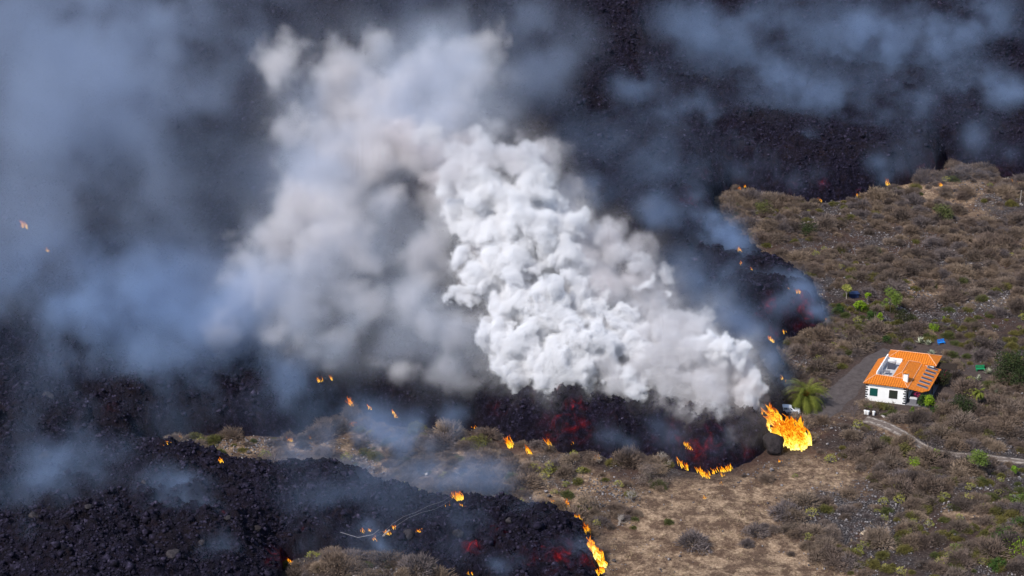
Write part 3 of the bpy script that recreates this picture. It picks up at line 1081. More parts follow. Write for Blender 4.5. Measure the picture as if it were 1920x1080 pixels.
mb = MB(); mb.poly([(6.1, 1.2, 5.6), (7.1, 1.2, 5.6), (6.6, 1.2, 5.95)]).poly([(7.1, 2.2, 5.6), (6.1, 2.2, 5.6), (6.6, 2.2, 5.95)]).poly([(6.1, 1.2, 5.6), (6.6, 1.2, 5.95), (6.6, 2.2, 5.95), (6.1, 2.2, 5.6)]).poly([(7.1, 2.2, 5.6), (6.6, 2.2, 5.95), (6.6, 1.2, 5.95), (7.1, 1.2, 5.6)]).poly([(6.1, 1.2, 5.6), (6.1, 2.2, 5.6), (7.1, 2.2, 5.6), (7.1, 1.2, 5.6)])
mb.build('chimney_cap', m_tile, ch)


def quoins(x0, x1, y, sgn=1):
    mb = MB()
    for k in range(7):
        lw = .46 if k % 2 == 0 else .30
        z = .12 + k * .47
        xa, xb = (x0, x0 + lw) if sgn > 0 else (x0 - lw, x0)
        mb.box(xa - .02 if sgn > 0 else xa, xb if sgn > 0 else xb + .02, y - .03, y + lw * .6, z, z + .27)
    return mb


quoins(0, 0, 0, 1).build('corner_stones', m_qst, house)
quoins(7.15, 0, 0, -1).build('corner_stones', m_qst, house)
quoins(1.3, 0, 10.43, 1).build('corner_stones', m_qst, house)
wn = MB().box(.75, 2.15, -.06, .02, 1.05, 2.55).build('window', m_shut, house); wn['label'] = 'window with closed dark green shutters'
mb = MB()
for k in range(9): mb.box(.83, 2.07, -.085, -.061, 1.12 + k * .155, 1.21 + k * .155)
mb.build('shutter', m_shut, wn)
wn = MB().box(4.25, 5.65, -.04, .02, 1.05, 2.55).build('window', m_glass, house); wn['label'] = 'open dark window'
MB().box(4.2, 5.7, -.08, -.041, 2.5, 2.6).box(4.2, 5.7, -.08, -.041, 1.0, 1.1).box(4.2, 4.28, -.08, -.041, 1.1, 2.5).box(5.62, 5.7, -.08, -.041, 1.1, 2.5).box(4.92, 4.98, -.08, -.041, 1.1, 2.5).build('frame', m_wood, wn)
MB().box(7.13, 7.2, 1.0, 2.0, 0, 2.3).build('door', m_wood, house)
MB().box(7.13, 7.2, 3.6, 5.2, .9, 2.3).build('window', m_glass, house)
MB().box(7.15, 11.0, 0, 10.6, -.4, .06).build('veranda_floor', m_grey, house)
for x, y in ((10.7, 1.7), (10.7, 5.6), (10.7, 10.3)): MB().box(x - .09, x + .09, y - .09, y + .09, .06, 2.75).build('post', m_wood, house)
mb = MB()
for k in range(7): mb.box(9.9, 13.4, 11.2 + k * .42, 11.28 + k * .42, 2.75, 2.9)
mb.box(13.1, 13.2, 11.0, 14.0, 2.62, 2.75).box(13.1, 13.2, 11.0, 11.1, -.3, 2.62).box(13.1, 13.2, 13.9, 14.0, -.3, 2.62)
mb.build('pergola', m_wood, house)
for k in range(6):
    y = 1.55 + k * 1.62
    Mx = Matrix.Translation((9.6, y + .35, 3.15)) @ Matrix.Rotation(math.atan2(.81, 3.47), 4, 'Y')
    f = MB().box(-1.0, 1.0, -.34, .34, -.02, .09, Mx).build('skylight', m_frame, house)
    MB().box(-.95, .95, -.29, .27, .091, .125, Mx).build('pane', m_panel, f)

def all_children(o):
    for c_ in o.children:
        yield c_
        yield from all_children(c_)


for o in all_children(house):            # the plan is a slight parallelogram, not a rectangle
    for v in o.data.vertices: v.co.x += SHEAR * v.co.y

# things on the roof terrace and round the house, in the house's own directions


def hp(x, y, z=0):
    x = x + SHEAR * y
    return (HO[0] + x * ca - y * sa, HO[1] + x * sa + y * ca, HO[2] + z)


wh = empty('water_heater', hp(2.7, 7.6, EZ - .02), HOUSE_A, label='solar water heater with white tank on the sunken roof terrace', cat='water heater')
MB().tube([(-.75, .3, 1.15), (.75, .3, 1.15)], .3, k=14).build('tank', m_alu, wh, True)
MB().box(-.7, .7, -1.2, .3, -.03, .05, Matrix.Translation((0, 0, .55)) @ Matrix.Rotation(R(32), 4, 'X')).build('collector', m_panel, wh)
MB().tube([(-.6, .3, 0), (-.6, .3, .9)], .04).tube([(.6, .3, 0), (.6, .3, .9)], .04).tube([(-.6, -1.1, 0), (-.6, .3, .5)], .035).tube([(.6, -1.1, 0), (.6, .3, .5)], .035).build('stand', m_wood, wh)
an = empty('antenna', hp(1.9, 3.6, EZ - .02), HOUSE_A, label='thin aerial mast on the sunken roof terrace', cat='antenna')
MB().tube([(0, 0, 0), (0, 0, 2.6)], .035).build('mast', m_alu, an)
MB().tube([(-.5, 0, 2.4), (.5, 0, 2.4)], .02).tube([(-.3, -.25, 2.4), (-.3, .25, 2.4)], .015).tube([(0, -.3, 2.4), (0, .3, 2.4)], .015).tube([(.3, -.2, 2.4), (.3, .2, 2.4)], .015).build('aerial', m_alu, an)
tb_ = empty('garden_table', hp(2.6, 4.2, EZ - .02), HOUSE_A, label='grey slab table at the near end of the roof terrace', cat='table')
MB().box(-.6, .6, -.35, .35, .66, .72).build('tabletop', m_grey, tb_)
for x in (-.5, .5):
    for y in (-.28, .28): MB().box(x - .03, x + .03, y - .03, y + .03, 0, .66).build('leg', m_grey, tb_)
bb = empty('barbecue', hp(8.4, .9, .06), HOUSE_A, label='grey masonry barbecue at the open corner of the veranda', cat='barbecue')
MB().box(-.6, .6, -.4, .4, 0, 1.0).build('base', m_grey, bb)
MB().box(-.66, .66, -.46, .46, 1.001, 1.1).build('top', m_alu, bb)

# benches, pots


def bench(px, py, m, ang, label, sc=1.0):
    x, y, z = on_ground(px, py)
    b = empty('bench', (x, y, z), ang, label=label, cat='bench')
    b.scale = (sc,) * 3
    mb = MB()
    for k in range(4): mb.box(-.9, .9, -.28 + k * .15, -.16 + k * .15, .42, .47)
    mb.build('seat', m, b)
    mb = MB()
    for k in range(4): mb.box(-.9, .9, .33 + k * .03, .37 + k * .03, .52 + k * .14, .63 + k * .14)
    mb.build('backrest', m, b)
    for s_ in (-.75, .75):
        MB().box(s_ - .05, s_ + .05, -.26, -.18, 0, .42).box(s_ - .05, s_ + .05, .25, .33, 0, .98).box(s_ - .05, s_ + .05, -.18, .25, .32, .419).build('leg', m, b)
    return b


bench(1765, 645, mat('blue_paint', (.01, .20, .62), .5), R(20), 'bright blue garden bench beside the grey agaves behind the house', .85)
bench(1838, 695, mat('green_paint', (.01, .23, .09), .5), R(5), 'green garden bench on bare soil behind the fan palm', .95)
hut = empty('water_tank', on_ground(1601, 557), R(5), label='dark blue tarpaulin covered box among shrubs above the house', cat='box')
MB().box(-.9, .9, -.7, .7, 0, .9, taper=.08).build('body', mat('blue_tarpaulin', (.012, .022, .07), .5), hut, bevel=.06)
MB().box(-.98, .98, -.78, .78, .901, 1.0).build('cover', mat('navy_lid', (.016, .03, .085), .5), hut)


def pot(px, py, label, s=.35):
    o = MB().tube([(0, 0, 0), (0, 0, .15), (0, 0, .55), (0, 0, .72)], s * .75, s, 12).tube([(0, 0, .721), (0, 0, .8)], s * 1.12, s * 1.12, 12).build('plant_pot', mat('white_pot', (.75, .74, .73), .6), None, True)
    o.location = on_ground(px, py, .02)
    return tag(o, label, 'pot', 'white pots at the start of the track')


pot(1622, 777, 'left white pot of a touching pair where the track begins', .26)
pot(1627, 778, 'right white pot of a touching pair where the track begins', .28)
pot(1638, 779, 'single white pot just right of a pair where the track begins', .26)
for i, (px, py, s, l) in enumerate([(1656, 781, .7, 'pale flat rock on the bank right of the white pots'), (1690, 782, .5, 'tan rock on the bank below the house wall'), (1621, 1000, 1, 'yellowish flat stone lying in the dark gravel patch'), (1532, 1017, .9, 'long yellow stone at the lower edge of the gravel patch'), (1590, 1015, .9, 'straw coloured flat stone amid the grey shrubs')][:4]):
    rr = np.random.default_rng(i)
    bm_ = MB().box(-.8 * s, .8 * s, -.35 * s, .35 * s, 0, .35 * s, taper=.12 * s).build('flat_stone', mat('pale_stone', (.38, .30, .22) if i else (.34, .31, .30)), None, bevel=.08 * s)
    bm_.location = on_ground(px, py, -.03); bm_.rotation_euler = (.1, .05, rr.uniform(0, 3))
    tag(bm_, l, 'stone')

# ------------------------------------------------------------------ the white car
m_car = mat('white_car_paint', (.74, .74, .76), .25, spec=.5)
m_tyre = mat('tyre', (.02, .02, .02), .9)
m_cglass = mat('car_glass', (.02, .022, .028), .08, spec=.6)
m_lamp = mat('headlight', (.6, .6, .6), .15)
m_trim = mat('car_trim', (.03, .03, .035), .6)
x, y, z = on_ground(1479, 775)
car = empty('parked_car', (x, y, z + .07), R(-6), label='small white hatchback parked under the big palm beside the fire', cat='car')
# cross-sections along the car: x, belt half width, roof half width, belt z, roof z, bottom z
sec = [(-1.95, .68, .62, .80, .86, .35), (-1.88, .76, .66, .88, .98, .22), (-1.55, .80, .60, .92, 1.34, .2), (-1.1, .82, .60, .92, 1.42, .2), (-.2, .82, .60, .92, 1.43, .2), (.35, .82, .58, .92, 1.36, .2), (.95, .81, .66, .90, .96, .2), (1.5, .79, .66, .80, .85, .2), (1.85, .74, .62, .66, .70, .24), (1.97, .66, .55, .52, .55, .34)]
V, F = [], []
for (sx, wb, wr, zb, zr, z0) in sec:
    V += [(sx, -wb * .96, z0), (sx, -wb, (z0 + zb) / 2), (sx, -wb, zb), (sx, -wr, zr), (sx, wr, zr), (sx, wb, zb), (sx, wb, (z0 + zb) / 2), (sx, wb * .96, z0)]
for i in range(len(sec) - 1):
    for j in range(8):
        F.append((i * 8 + j, i * 8 + (j + 1) % 8, i * 8 + 8 + (j + 1) % 8, i * 8 + 8 + j))
mb = MB(); mb.v = V; mb.f = F + [tuple(range(8)), tuple(reversed(range(len(V) - 8, len(V))))]
body = mb.build('body', m_car, car, True, .02)
for s_ in (-1, 1):
    def sd3(x, t):
        k = np.array([q[0] for q in sec])
        wb, wr, zb, zr = [np.interp(x, k, [q[j] for q in sec]) for j in (1, 2, 3, 4)]
        return (x, s_ * (wb + (wr - wb) * t + .012), zb + (zr - zb) * t)
    for name, xa, xb, xc, xd in (('side_window', -.15, .75, .28, -.15), ('side_window', -1.05, -.25, -.25, -.95), ('side_window', -1.6, -1.12, -1.02, -1.42)):
        pts = [sd3(xa, .12), sd3(xb, .12), sd3(xc, .86), sd3(xd, .86)]
        if s_ < 0: pts = pts
        MB().poly(pts if s_ < 0 else pts[::-1]).build(name, m_cglass, car)
    MB().box(-1.3, 1.3, s_ * .835 - .012, s_ * .835 + .012, .5, .57).build('side_trim', m_trim, car)
    MB().box(.62, .78, s_ * .92 - .09, s_ * .92 + .09, .88, 1.0).build('mirror', m_car, car, bevel=.02)
    MB().box(1.80, 1.93, s_ * .52 - .17, s_ * .52 + .17, .54, .68).build('headlight', m_lamp, car, bevel=.03)
    for wx in (-1.2, 1.25):
        wl = MB().tube([(wx, s_ * .70, .30), (wx, s_ * .86, .30)], .30, k=20).build('wheel', m_tyre, car)
        MB().tube([(wx, s_ * .861, .30), (wx, s_ * .875, .30)], .19, k=14).build('rim', m_alu, wl)
MB().poly([(.93, -.66, .985), (.93, .66, .985), (.42, .54, 1.345), (.42, -.54, 1.345)]).build('windscreen', m_cglass, car).location = (.03, 0, .02)
MB().poly([(-1.87, .60, 1.01), (-1.87, -.60, 1.01), (-1.60, -.56, 1.31), (-1.60, .56, 1.31)]).build('rear_window', m_cglass, car).location = (-.03, 0, .02)
MB().box(1.93, 2.03, -.66, .66, .28, .44).build('bumper', m_trim, car, bevel=.03)

# ------------------------------------------------------------------ palms
def palm(px, py, label, th, nf, fl, droop, seed, lw=.05, name='palm_tree', tr=.3, m=m_palm, brown=0):
    rg = np.random.default_rng(seed)
    root = empty(name, on_ground(px, py), 0, label=label, cat='palm')
    mb = MB(); mb.tube([(0, 0, -.3), (.03, 0, th * .5), (0, 0, th)], tr, tr * .85, 9)
    mb.build('trunk', m_bark, root)
    V, Fq = [], []
    for i in range(nf):
        az = i * 2.399 + rg.uniform(-.2, .2)
        e0 = R(rg.uniform(-5, 80))
        L_ = fl * rg.uniform(.8, 1.1)
        p = np.array([0, 0, th]); d = np.array([math.cos(az) * math.cos(e0), math.sin(az) * math.cos(e0), math.sin(e0)])
        pts = []
        ns = 12
        for k in range(ns + 1):
            pts.append(p.copy())
            d = d + np.array([0, 0, -droop * (1.2 - .5 * math.sin(e0)) / ns * (1 + k / ns)])
            d /= np.linalg.norm(d)
            p = p + d * L_ / ns
        pts = np.array(pts)
        side = np.array([-math.sin(az), math.cos(az), 0])
        for k in range(1, ns + 1):
            for q in range(3):
                t = (k - 1 + q / 3) / ns
                a = pts[k - 1] + (pts[k] - pts[k - 1]) * q / 3
                b = pts[k] - pts[k - 1]; b /= np.linalg.norm(b)
                ll = .62 * math.sin(math.pi * min(1, .15 + t * .85)) ** .6 * (fl / 4)
                for s_ in (-1, 1):
                    tip = a + side * s_ * ll * .8 + b * ll * .6 + np.array([0, 0, -.35 * ll])
                    V += [a - b * lw, a + b * lw, tip]
        for k in range(ns):
            V += [pts[k] - side * .04, pts[k] + side * .04, pts[k + 1]]
    np_mesh('crown', np.array(V), np.arange(len(V)).reshape(-1, 3), m, root)
    return root


bigpalm = palm(1510, 763, 'large green palm with long drooping fronds over the white car', 1.9, 120, 5.6, 2.35, 5, .03, tr=.45)
mb = MB()
rg = np.random.default_rng(3)
for i in range(60):
    t = rg.uniform(0, 6.28); r = rg.uniform(.1, .8)
    mb.tube([(0, 0, 2.1), (math.cos(t) * r, math.sin(t) * r, 2.5 + rg.uniform(.1, .8))], .05, .015, 4, False)
mb.build('fruit_stalks', mat('orange_fruit_stalks', (.42, .15, .03)), bigpalm)
palm(1833, 765, 'fan palm with grey trunk and skirt of dead leaves on bare soil', 3.0, 34, 1.7, 2.2, 8, .07, tr=.14)
fp = palm(1548, 620, 'young bright green palm beside the tip of the lava', .5, 22, 1.5, 1.2, 9, .05)

# ------------------------------------------------------------------ trees and garden plants
tree('tree', 1669, 586, 5.4, 2.3, m_treeg, 'airy light green tree with thin trunk above the house', seed=2, nl=1900, leaf=.13, nc=12, lowf=.4)
tree('tree', 1832, 890, 4.6, 2.3, m_treeg, 'flat crowned light green tree with slim trunk below the dirt track', seed=3, nl=1700, leaf=.12, lowf=.62, flat=.45)
tree('tree', 1755, 862, 1.9, .75, m_bright, 'small vivid lime green tree on a thin stem beside the track', seed=4, nl=420, leaf=.12, lowf=.6, tr=.05)
tree('tree', 1900, 895, 2.3, .8, m_bright, 'small vivid lime green tree near the right edge under the track', seed=5, nl=420, leaf=.12, lowf=.6, tr=.05)
tree('dragon_tree', 1587, 562, 3.4, 1.25, m_euph, 'round headed dragon tree with pale trunk beside the blue box', seed=6, nl=800, leaf=.14, lowf=.62, flat=.6, tr=.12, mb_mat=m_dead)
tree('shrub', 1897, 715, 5.0, 4.2, m_dark, 'very large dark olive bush at the right edge of the photo', 'shrub', seed=7, trunk=False, nl=5200, leaf=.16, nc=20, lowf=.2)
tree('shrub', 1802, 775, 3.2, 2.7, m_dark, 'big dark rounded bush right of the house and left of the fan palm', 'shrub', seed=8, trunk=False, nl=2800, leaf=.14, nc=14, lowf=.15)
o = tree('bougainvillea', 1768, 722, 2.6, 1.9, m_dark, 'dark bougainvillea with pink flowers at the back corner of the veranda', 'shrub', seed=9, trunk=False, nl=1600, leaf=.13, lowf=.2)
V, F = leaf_cloud([((.2, -.8, 1.6), 1.0), ((-.6, .3, 2.2), .9)], 120, .09, np.random.default_rng(5)); np_mesh('flowers', V, F, m_pink, o)
o = tree('bougainvillea', 1728, 762, 2.4, 1.3, m_green, 'dark leafed bush with reddish flowers at the front of the veranda', 'shrub', seed=10, trunk=False, nl=1200, leaf=.12, lowf=.2)
V, F = leaf_cloud([((-.9, -.3, 2.3), .7)], 90, .09, np.random.default_rng(6)); np_mesh('flowers', V, F, m_pink, o)
tree('shrub', 1742, 768, 2.9, 1.35, m_bright, 'vivid yellow green bush leaning on the veranda', 'shrub', seed=11, trunk=False, nl=1300, leaf=.12, lowf=.4)
tree('shrub', 1755, 778, 1.5, 1.2, m_green, 'grey green low bush in front of the vivid yellow green one', 'shrub', seed=12, trunk=False, nl=900, leaf=.12, lowf=.2)
tree('shrub', 1710, 779, 1.7, .65, m_treeg, 'upright light green shrub before the barbecue corner of the house', 'shrub', seed=13, trunk=False, nl=600, leaf=.1, lowf=.2)
tree('shrub', 1629, 765, .8, .9, m_bright, 'low yellow green shrub at the left foot of the white wall', 'shrub', seed=14, trunk=False, nl=420, leaf=.1, lowf=.2)
tree('shrub', 1665, 768, 1.0, 1.4, m_olive, 'low olive bush under the white wall between the windows', 'shrub', seed=15, trunk=False, nl=600, leaf=.1, lowf=.2)
tree('shrub', 1650, 606, 2.1, .75, m_bright, 'columnar bright green shrub below the airy light green tree', 'shrub', seed=16, trunk=False, nl=800, leaf=.1, lowf=.15)
tree('shrub', 1632, 600, 1.8, 1.35, m_green, 'dark green rounded bush beside the columnar bright green shrub', 'shrub', seed=17, trunk=False, nl=1100, leaf=.12, lowf=.2)
tree('banana_plant', 1612, 584, 2.2, 1.5, m_bright, 'lime green banana clump between the blue box and the airy tree', 'shrub', seed=18, trunk=False, nl=520, leaf=.24, lowf=.3, nc=8)
tree('banana_plant', 1626, 570, 2.6, .8, m_bright, 'tall thin yellow topped plant behind the lime green clump', 'shrub', seed=19, trunk=False, nl=240, leaf=.2, lowf=.5, nc=5)
tree('shrub', 1573, 586, 1.7, 1.1, m_green, 'deep green bush just right of the lava tip', 'shrub', seed=20, trunk=False, nl=800, leaf=.12, lowf=.2)
tree('shrub', 1692, 605, 2.4, 2.2, m_dark, 'dark bush spreading at the right of the airy tree', 'shrub', seed=21, trunk=False, nl=1400, leaf=.13, lowf=.2)
tree('shrub', 1750, 620, 1.2, 1.3, m_bright, 'yellow green patch of shrub above the blue bench', 'shrub', seed=22, trunk=False, nl=500, leaf=.12, lowf=.2)
tree('shrub', 1770, 600, .7, .35, m_bright, 'tiny vivid green shrub on the stony bank above the garden', 'shrub', seed=23, trunk=False, nl=160, leaf=.1, lowf=.2)
tree('shrub', 1430, 398, 2.2, 2.8, m_olive, 'broad olive bush on the upper slope near the stone piles', 'shrub', seed=24, trunk=False, nl=1500, leaf=.14, lowf=.2)
tree('shrub', 1770, 415, 3.4, 3.0, m_olive, 'lone round olive green bush in the grey scrub of the upper slope', 'shrub', seed=25, trunk=False, nl=2200, leaf=.14, lowf=.2)
tree('shrub', 1516, 440, 2.3, 2.4, m_dark, 'dark round bush on the upper slope left of the stone walls', 'shrub', seed=26, trunk=False, nl=1300, leaf=.14, lowf=.2)
tree('shrub', 1696, 852, 1.6, 2.0, m_olive, 'wide olive bush just below the bend of the track', 'shrub', seed=27, trunk=False, nl=1300, leaf=.12, lowf=.2)
tree('shrub', 1715, 872, 1.1, 1.5, m_bright, 'patchy yellow green shrub under the wide olive bush', 'shrub', seed=28, trunk=False, nl=420, leaf=.12, lowf=.2)
tree('shrub', 1662, 642, 1.1, 1.2, m_green, 'grey green low bush beyond the far corner of the roof', 'shrub', seed=29, trunk=False, nl=700, leaf=.1, lowf=.2)
for i, (px, py, r, l) in enumerate([(1912, 1035, 3.4, 'lush green vine mass at the lower right corner'), (1885, 1012, 2.2, 'lush green vines left of the corner mass'), (1912, 945, 2.0, 'dark green leafy bush at the right edge above the vines'), (1915, 985, 2.0, 'green leafy shrub at the right edge between two vine masses'), (1795, 1035, 1.3, 'flat green creeper among dry twigs near the bottom'), (1870, 1065, 1.6, 'green creeper at the bottom edge left of the vine mass')]):
    tree('vine', px, py, 1.1, r, m_green if i % 2 else m_bright if i == 0 else m_treeg, l, 'vine', seed=40 + i, trunk=False, nl=int(420 * r), leaf=.15, lowf=.15, nc=12)
tree('shrub', 1098, 955, 2.6, 3.0, m_dry, 'tall grey leafless thicket bush right of the lower lava tongue', 'shrub', seed=50, trunk=False, nl=2600, leaf=.09, lowf=.25)
tree('shrub', 1218, 905, 3.2, 2.6, m_dry, 'tall grey leafless bush in front of the glowing lava wall', 'shrub', seed=51, trunk=False, nl=2400, leaf=.09, lowf=.25)
tree('shrub', 1110, 865, 1.8, 1.8, m_dry, 'grey bush at the foot of the lava wall beside small flames', 'shrub', seed=52, trunk=False, nl=1300, leaf=.09, lowf=.25)
tree('shrub', 1060, 872, 1.9, 1.7, m_dry, 'grey bush at the foot of the lava wall under its brightest crack', 'shrub', seed=53, trunk=False, nl=1300, leaf=.09, lowf=.25)
tree('shrub', 900, 840, 2.1, 2.2, m_olive, 'brown green bush at the left foot of the lava wall', 'shrub', seed=54, trunk=False, nl=1500, leaf=.1, lowf=.25)


def agave(px, py, r, label, m=m_agave, n=34, seed=1):
    rg = np.random.default_rng(seed)
    V = []
    for i in range(n):
        t, el = rg.uniform(0, 6.28), R(rg.uniform(15, 88))
        d = np.array([math.cos(t) * math.cos(el), math.sin(t) * math.cos(el), math.sin(el)])
        s_ = np.array([-math.sin(t), math.cos(t), 0]) * .075 * r
        L_ = r * rg.uniform(.8, 1.15)
        V += [-s_ * .7, s_ * .7, d * L_ * .5 + s_, -s_ * .7, d * L_ * .5 + s_, d * L_ * .5 - s_, d * L_ * .5 - s_, d * L_ * .5 + s_, d * L_]
    o = np_mesh('agave', np.array(V), np.arange(len(V)).reshape(-1, 3), m)
    o.location = on_ground(px, py)
    return tag(o, label, 'agave', 'pale agaves in the garden')


agave(1725, 643, 1.35, 'large silvery agave behind the house, left of two', seed=1)
agave(1740, 646, 1.15, 'cream coloured agave just left of the blue bench', seed=2)
agave(1746, 664, 1.0, 'small pale agave below the blue bench', seed=3)
agave(1852, 700, 1.2, 'white spiky agave beside the green bench', seed=4)
agave(1835, 712, 1.1, 'white leafed plant in front of the green bench', seed=5)
agave(1868, 738, 1.0, 'pale plant in a white pot on bare soil right of the fan palm', seed=6)
agave(1905, 722, 1.6, 'grey green agave clump under the very large dark bush', seed=7)
agave(1862, 765, 1.3, 'light green agave on the bank right of the fan palm', m_treeg, seed=8)


def bare_tree(px, py, h, label, seed, spread=.8, m=m_dead):
    rg = np.random.default_rng(seed)
    mb = MB()

    def br(p, d, L_, r, lv):
        q = p + d * L_
        mb.tube([p, (p + q) / 2 + rg.normal(0, L_ * .05, 3), q], r, r * .55, 4, False)
        if lv:
            for k in range(4):
                e = d + rg.normal(0, spread, 3) * .7
                e[2] = abs(e[2]) * .7 + .15
                br(p + d * L_ * rg.uniform(.5, 1), e / np.linalg.norm(e), L_ * rg.uniform(.55, .75), r * .5, lv - 1)
    for k in range(3):
        d = rg.normal(0, .45, 3); d[2] = 1
        br(np.array([0, 0, -.1]), d / np.linalg.norm(d), h * .42, .06, 3)
    o = mb.build('bare_tree', m)
    o.location = on_ground(px, py)
    return tag(o, label, 'dead tree')


bare_tree(1602, 783, 3.6, 'leafless spreading small tree on the dark driveway left of the house', 1, 1.0, m_dry)
bare_tree(1515, 832, 2.4, 'white bare branches right of the big fire', 2)
bare_tree(1240, 872, 3.2, 'tangle of pale bare branches before the glowing lava wall', 3, .9)
bare_tree(1125, 868, 2.2, 'pale bare branches sticking up against the lava wall', 4)
bare_tree(1185, 940, 3.0, 'fallen bare branches beside the stone row left of the brown field', 5, 1.3)
bare_tree(1160, 985, 2.6, 'bare branches at the corner of the brown field and lava tongue', 6, 1.3)
bare_tree(1676, 768, 2.2, 'leafless climber in front of the dark window', 7, .8, m_dry)
bare_tree(1885, 345, 2.2, 'small pale bare tree near the right edge by the lava', 8, .8)
bare_tree(770, 1062, 2.0, 'white bare shrub on the hillock rim', 9, .8)
bare_tree(800, 1062, 1.8, 'second white bare shrub on the hillock rim', 10, .8)
bare_tree(690, 1050, 1.4, 'smouldering bare shrub near the fallen pole', 11, .8)
bare_tree(1030, 1085, 1.6, 'bare greenish shrub at the bottom edge before the lava', 12, .8, m_olive)

# poles and cables
m_pole = mat('pole_timber', (.30, .26, .23), .8)
p0, p1 = on_ground(1913, 378), None
o = MB().tube([(0, 0, -.3), (0, 0, 2.6)], .12, .1, 8).tube([(0, 0, 2.6), (0, 0, 2.7)], .16, .13, 8).build('utility_pole', m_pole)
o.location = p0; tag(o, 'short pale post at the right edge of the upper slope', 'pole')
# a pole lying on the lava with its cables, one end burning
h0 = on_ground(712, 1040); h0 = (h0[0], h0[1], h0[2] + 1.6)
E1 = lz(731, 1017)
o = MB().tube([(h0[0] - 1.2, h0[1] - .4, h0[2] + .1), (E1[0], E1[1], E1[2] + 1.7)], .16, .12, 8).build('fallen_pole', m_pole)
tag(o, 'toppled timber pole lying between the hillock and the lava', 'pole')


def cable(px_pts, label, r=.022, lift=1.2):
    pts = []
    for i, (a, b) in enumerate(px_pts):
        q = lz(a, b); pts.append((q[0], q[1], q[2] + lift))
    o = MB().tube(pts, r, k=4, cap=False).build('power_cable', mat('cable', (.17, .16, .18), .6))
    return tag(o, label, 'cable', 'cables fallen across the lava')


cable([(709, 1022), (722, 1008), (738, 996), (757, 985), (780, 974), (802, 965), (830, 953), (846, 943), (860, 936)], 'upper grey cable sagging from the fallen pole to the burning pole head')
cable([(706, 1024), (724, 1012), (742, 999), (765, 986), (790, 974), (815, 966), (836, 955), (852, 944)], 'lower grey cable hanging under its twin towards the burning pole head', .02, 1.0)
cable([(640, 1046), (672, 1034), (700, 1026), (712, 1021)], 'pale cable left of the fallen pole over the hillock edge', .05, 1.7)

# ------------------------------------------------------------------ big boulders
m_bould = mat('lava_boulder_rock', rough=.95, spec=.1)
N = NT(m_bould)
nf = N.noise(1.4, 7, .7)
N.l(N.ramp(nf, [(.3, (.010, .009, .011)), (.7, (.045, .036, .038))]), N.p.inputs['Base Color'])
N.bump(nf, .3)
m_bould2 = mat('grey_boulder_rock', rough=.95, spec=.1)
N = NT(m_bould2)
nf = N.noise(1.4, 7, .7)
N.l(N.ramp(nf, [(.3, (.018, .016, .02)), (.7, (.06, .052, .057))]), N.p.inputs['Base Color'])
N.bump(nf, .3)


def boulder(p, r, label, m, seed, sz=(1, 1, .8), name='boulder', amp=.18):
    import bmesh
    bm = bmesh.new(); bmesh.ops.create_icosphere(bm, subdivisions=5, radius=1)
    V = np.array([v.co for v in bm.verts])
    rg = np.random.default_rng(seed)
    k = np.ones(len(V))
    for _ in range(26):
        d = rg.normal(size=3); d /= np.linalg.norm(d)
        k -= amp * .5 * np.maximum(0, V @ d - rg.uniform(.45, .8))
    d, b = worley(V[:, 0] * 2 + V[:, 2] * 1.3, V[:, 1] * 2 + V[:, 2], .5, seed)
    k += .05 * (1 - d)
    for v, kk in zip(bm.verts, k):
        v.co = Vector((v.co.x * kk * r * sz[0], v.co.y * kk * r * sz[1], v.co.z * kk * r * sz[2]))
    me = bpy.data.meshes.new(name); bm.to_mesh(me); bm.free(); me.materials.append(m)
    for q in me.polygons: q.use_smooth = True
    o = link(bpy.data.objects.new(name, me))
    o.location = (p[0], p[1], p[2] + r * sz[2] * .55)
    o.rotation_euler = (0, 0, rg.uniform(0, 3))
    return tag(o, label, 'boulder')


b = on_ground(1452, 845)
boulder((b[0], b[1], b[2] - .3), 2.8, 'huge smooth black lava ball beside the big fire', m_bould, 3, (1.15, .9, .92), amp=.8).rotation_euler = (0, .3, .6)
for i, (px, py, r, l) in enumerate([(85, 858, 2.0, 'broad grey boulder in blue smoke at the left edge'), (90, 745, 1.6, 'grey boulder on the lava high at the left edge'), (325, 1038, 1.7, 'round grey boulder at the lower edge left of the hillock'), (485, 862, 0.9, 'small grey boulder by the lone yellow flame'),
                                    (165, 950, .9, 'tan boulder on the lower left lava'), (63, 968, 1.4, 'reddish boulder at the lower left'), (482, 995, 1.1, 'pale round boulder in the lower lava tongue'), (380, 1026, .8, 'small pale boulder above the round one on lower lava'),
                                    (765, 1003, 1.6, 'dark brown boulder right of the burning cable'), (860, 1000, 1.4, 'grey brown boulder on the lower lava tongue'), (955, 978, .9, 'light grey boulder on the lower lava tongue'), (425, 972, 1.0, 'black boulder with a glowing spot beside it'),
                                    (1325, 152, 1.5, 'reddish boulder far up on the dark lava'), (270, 905, .8, 'small pale boulder under blue smoke'), (995, 942, .9, 'black boulder on the rim of the lower lava tongue')]):
    q_ = lz(px, py)
    boulder((q_[0], q_[1], q_[2] - .35 * r), r * .75, l, m_bould2 if i % 3 else m_bould, 60 + i, amp=.5)

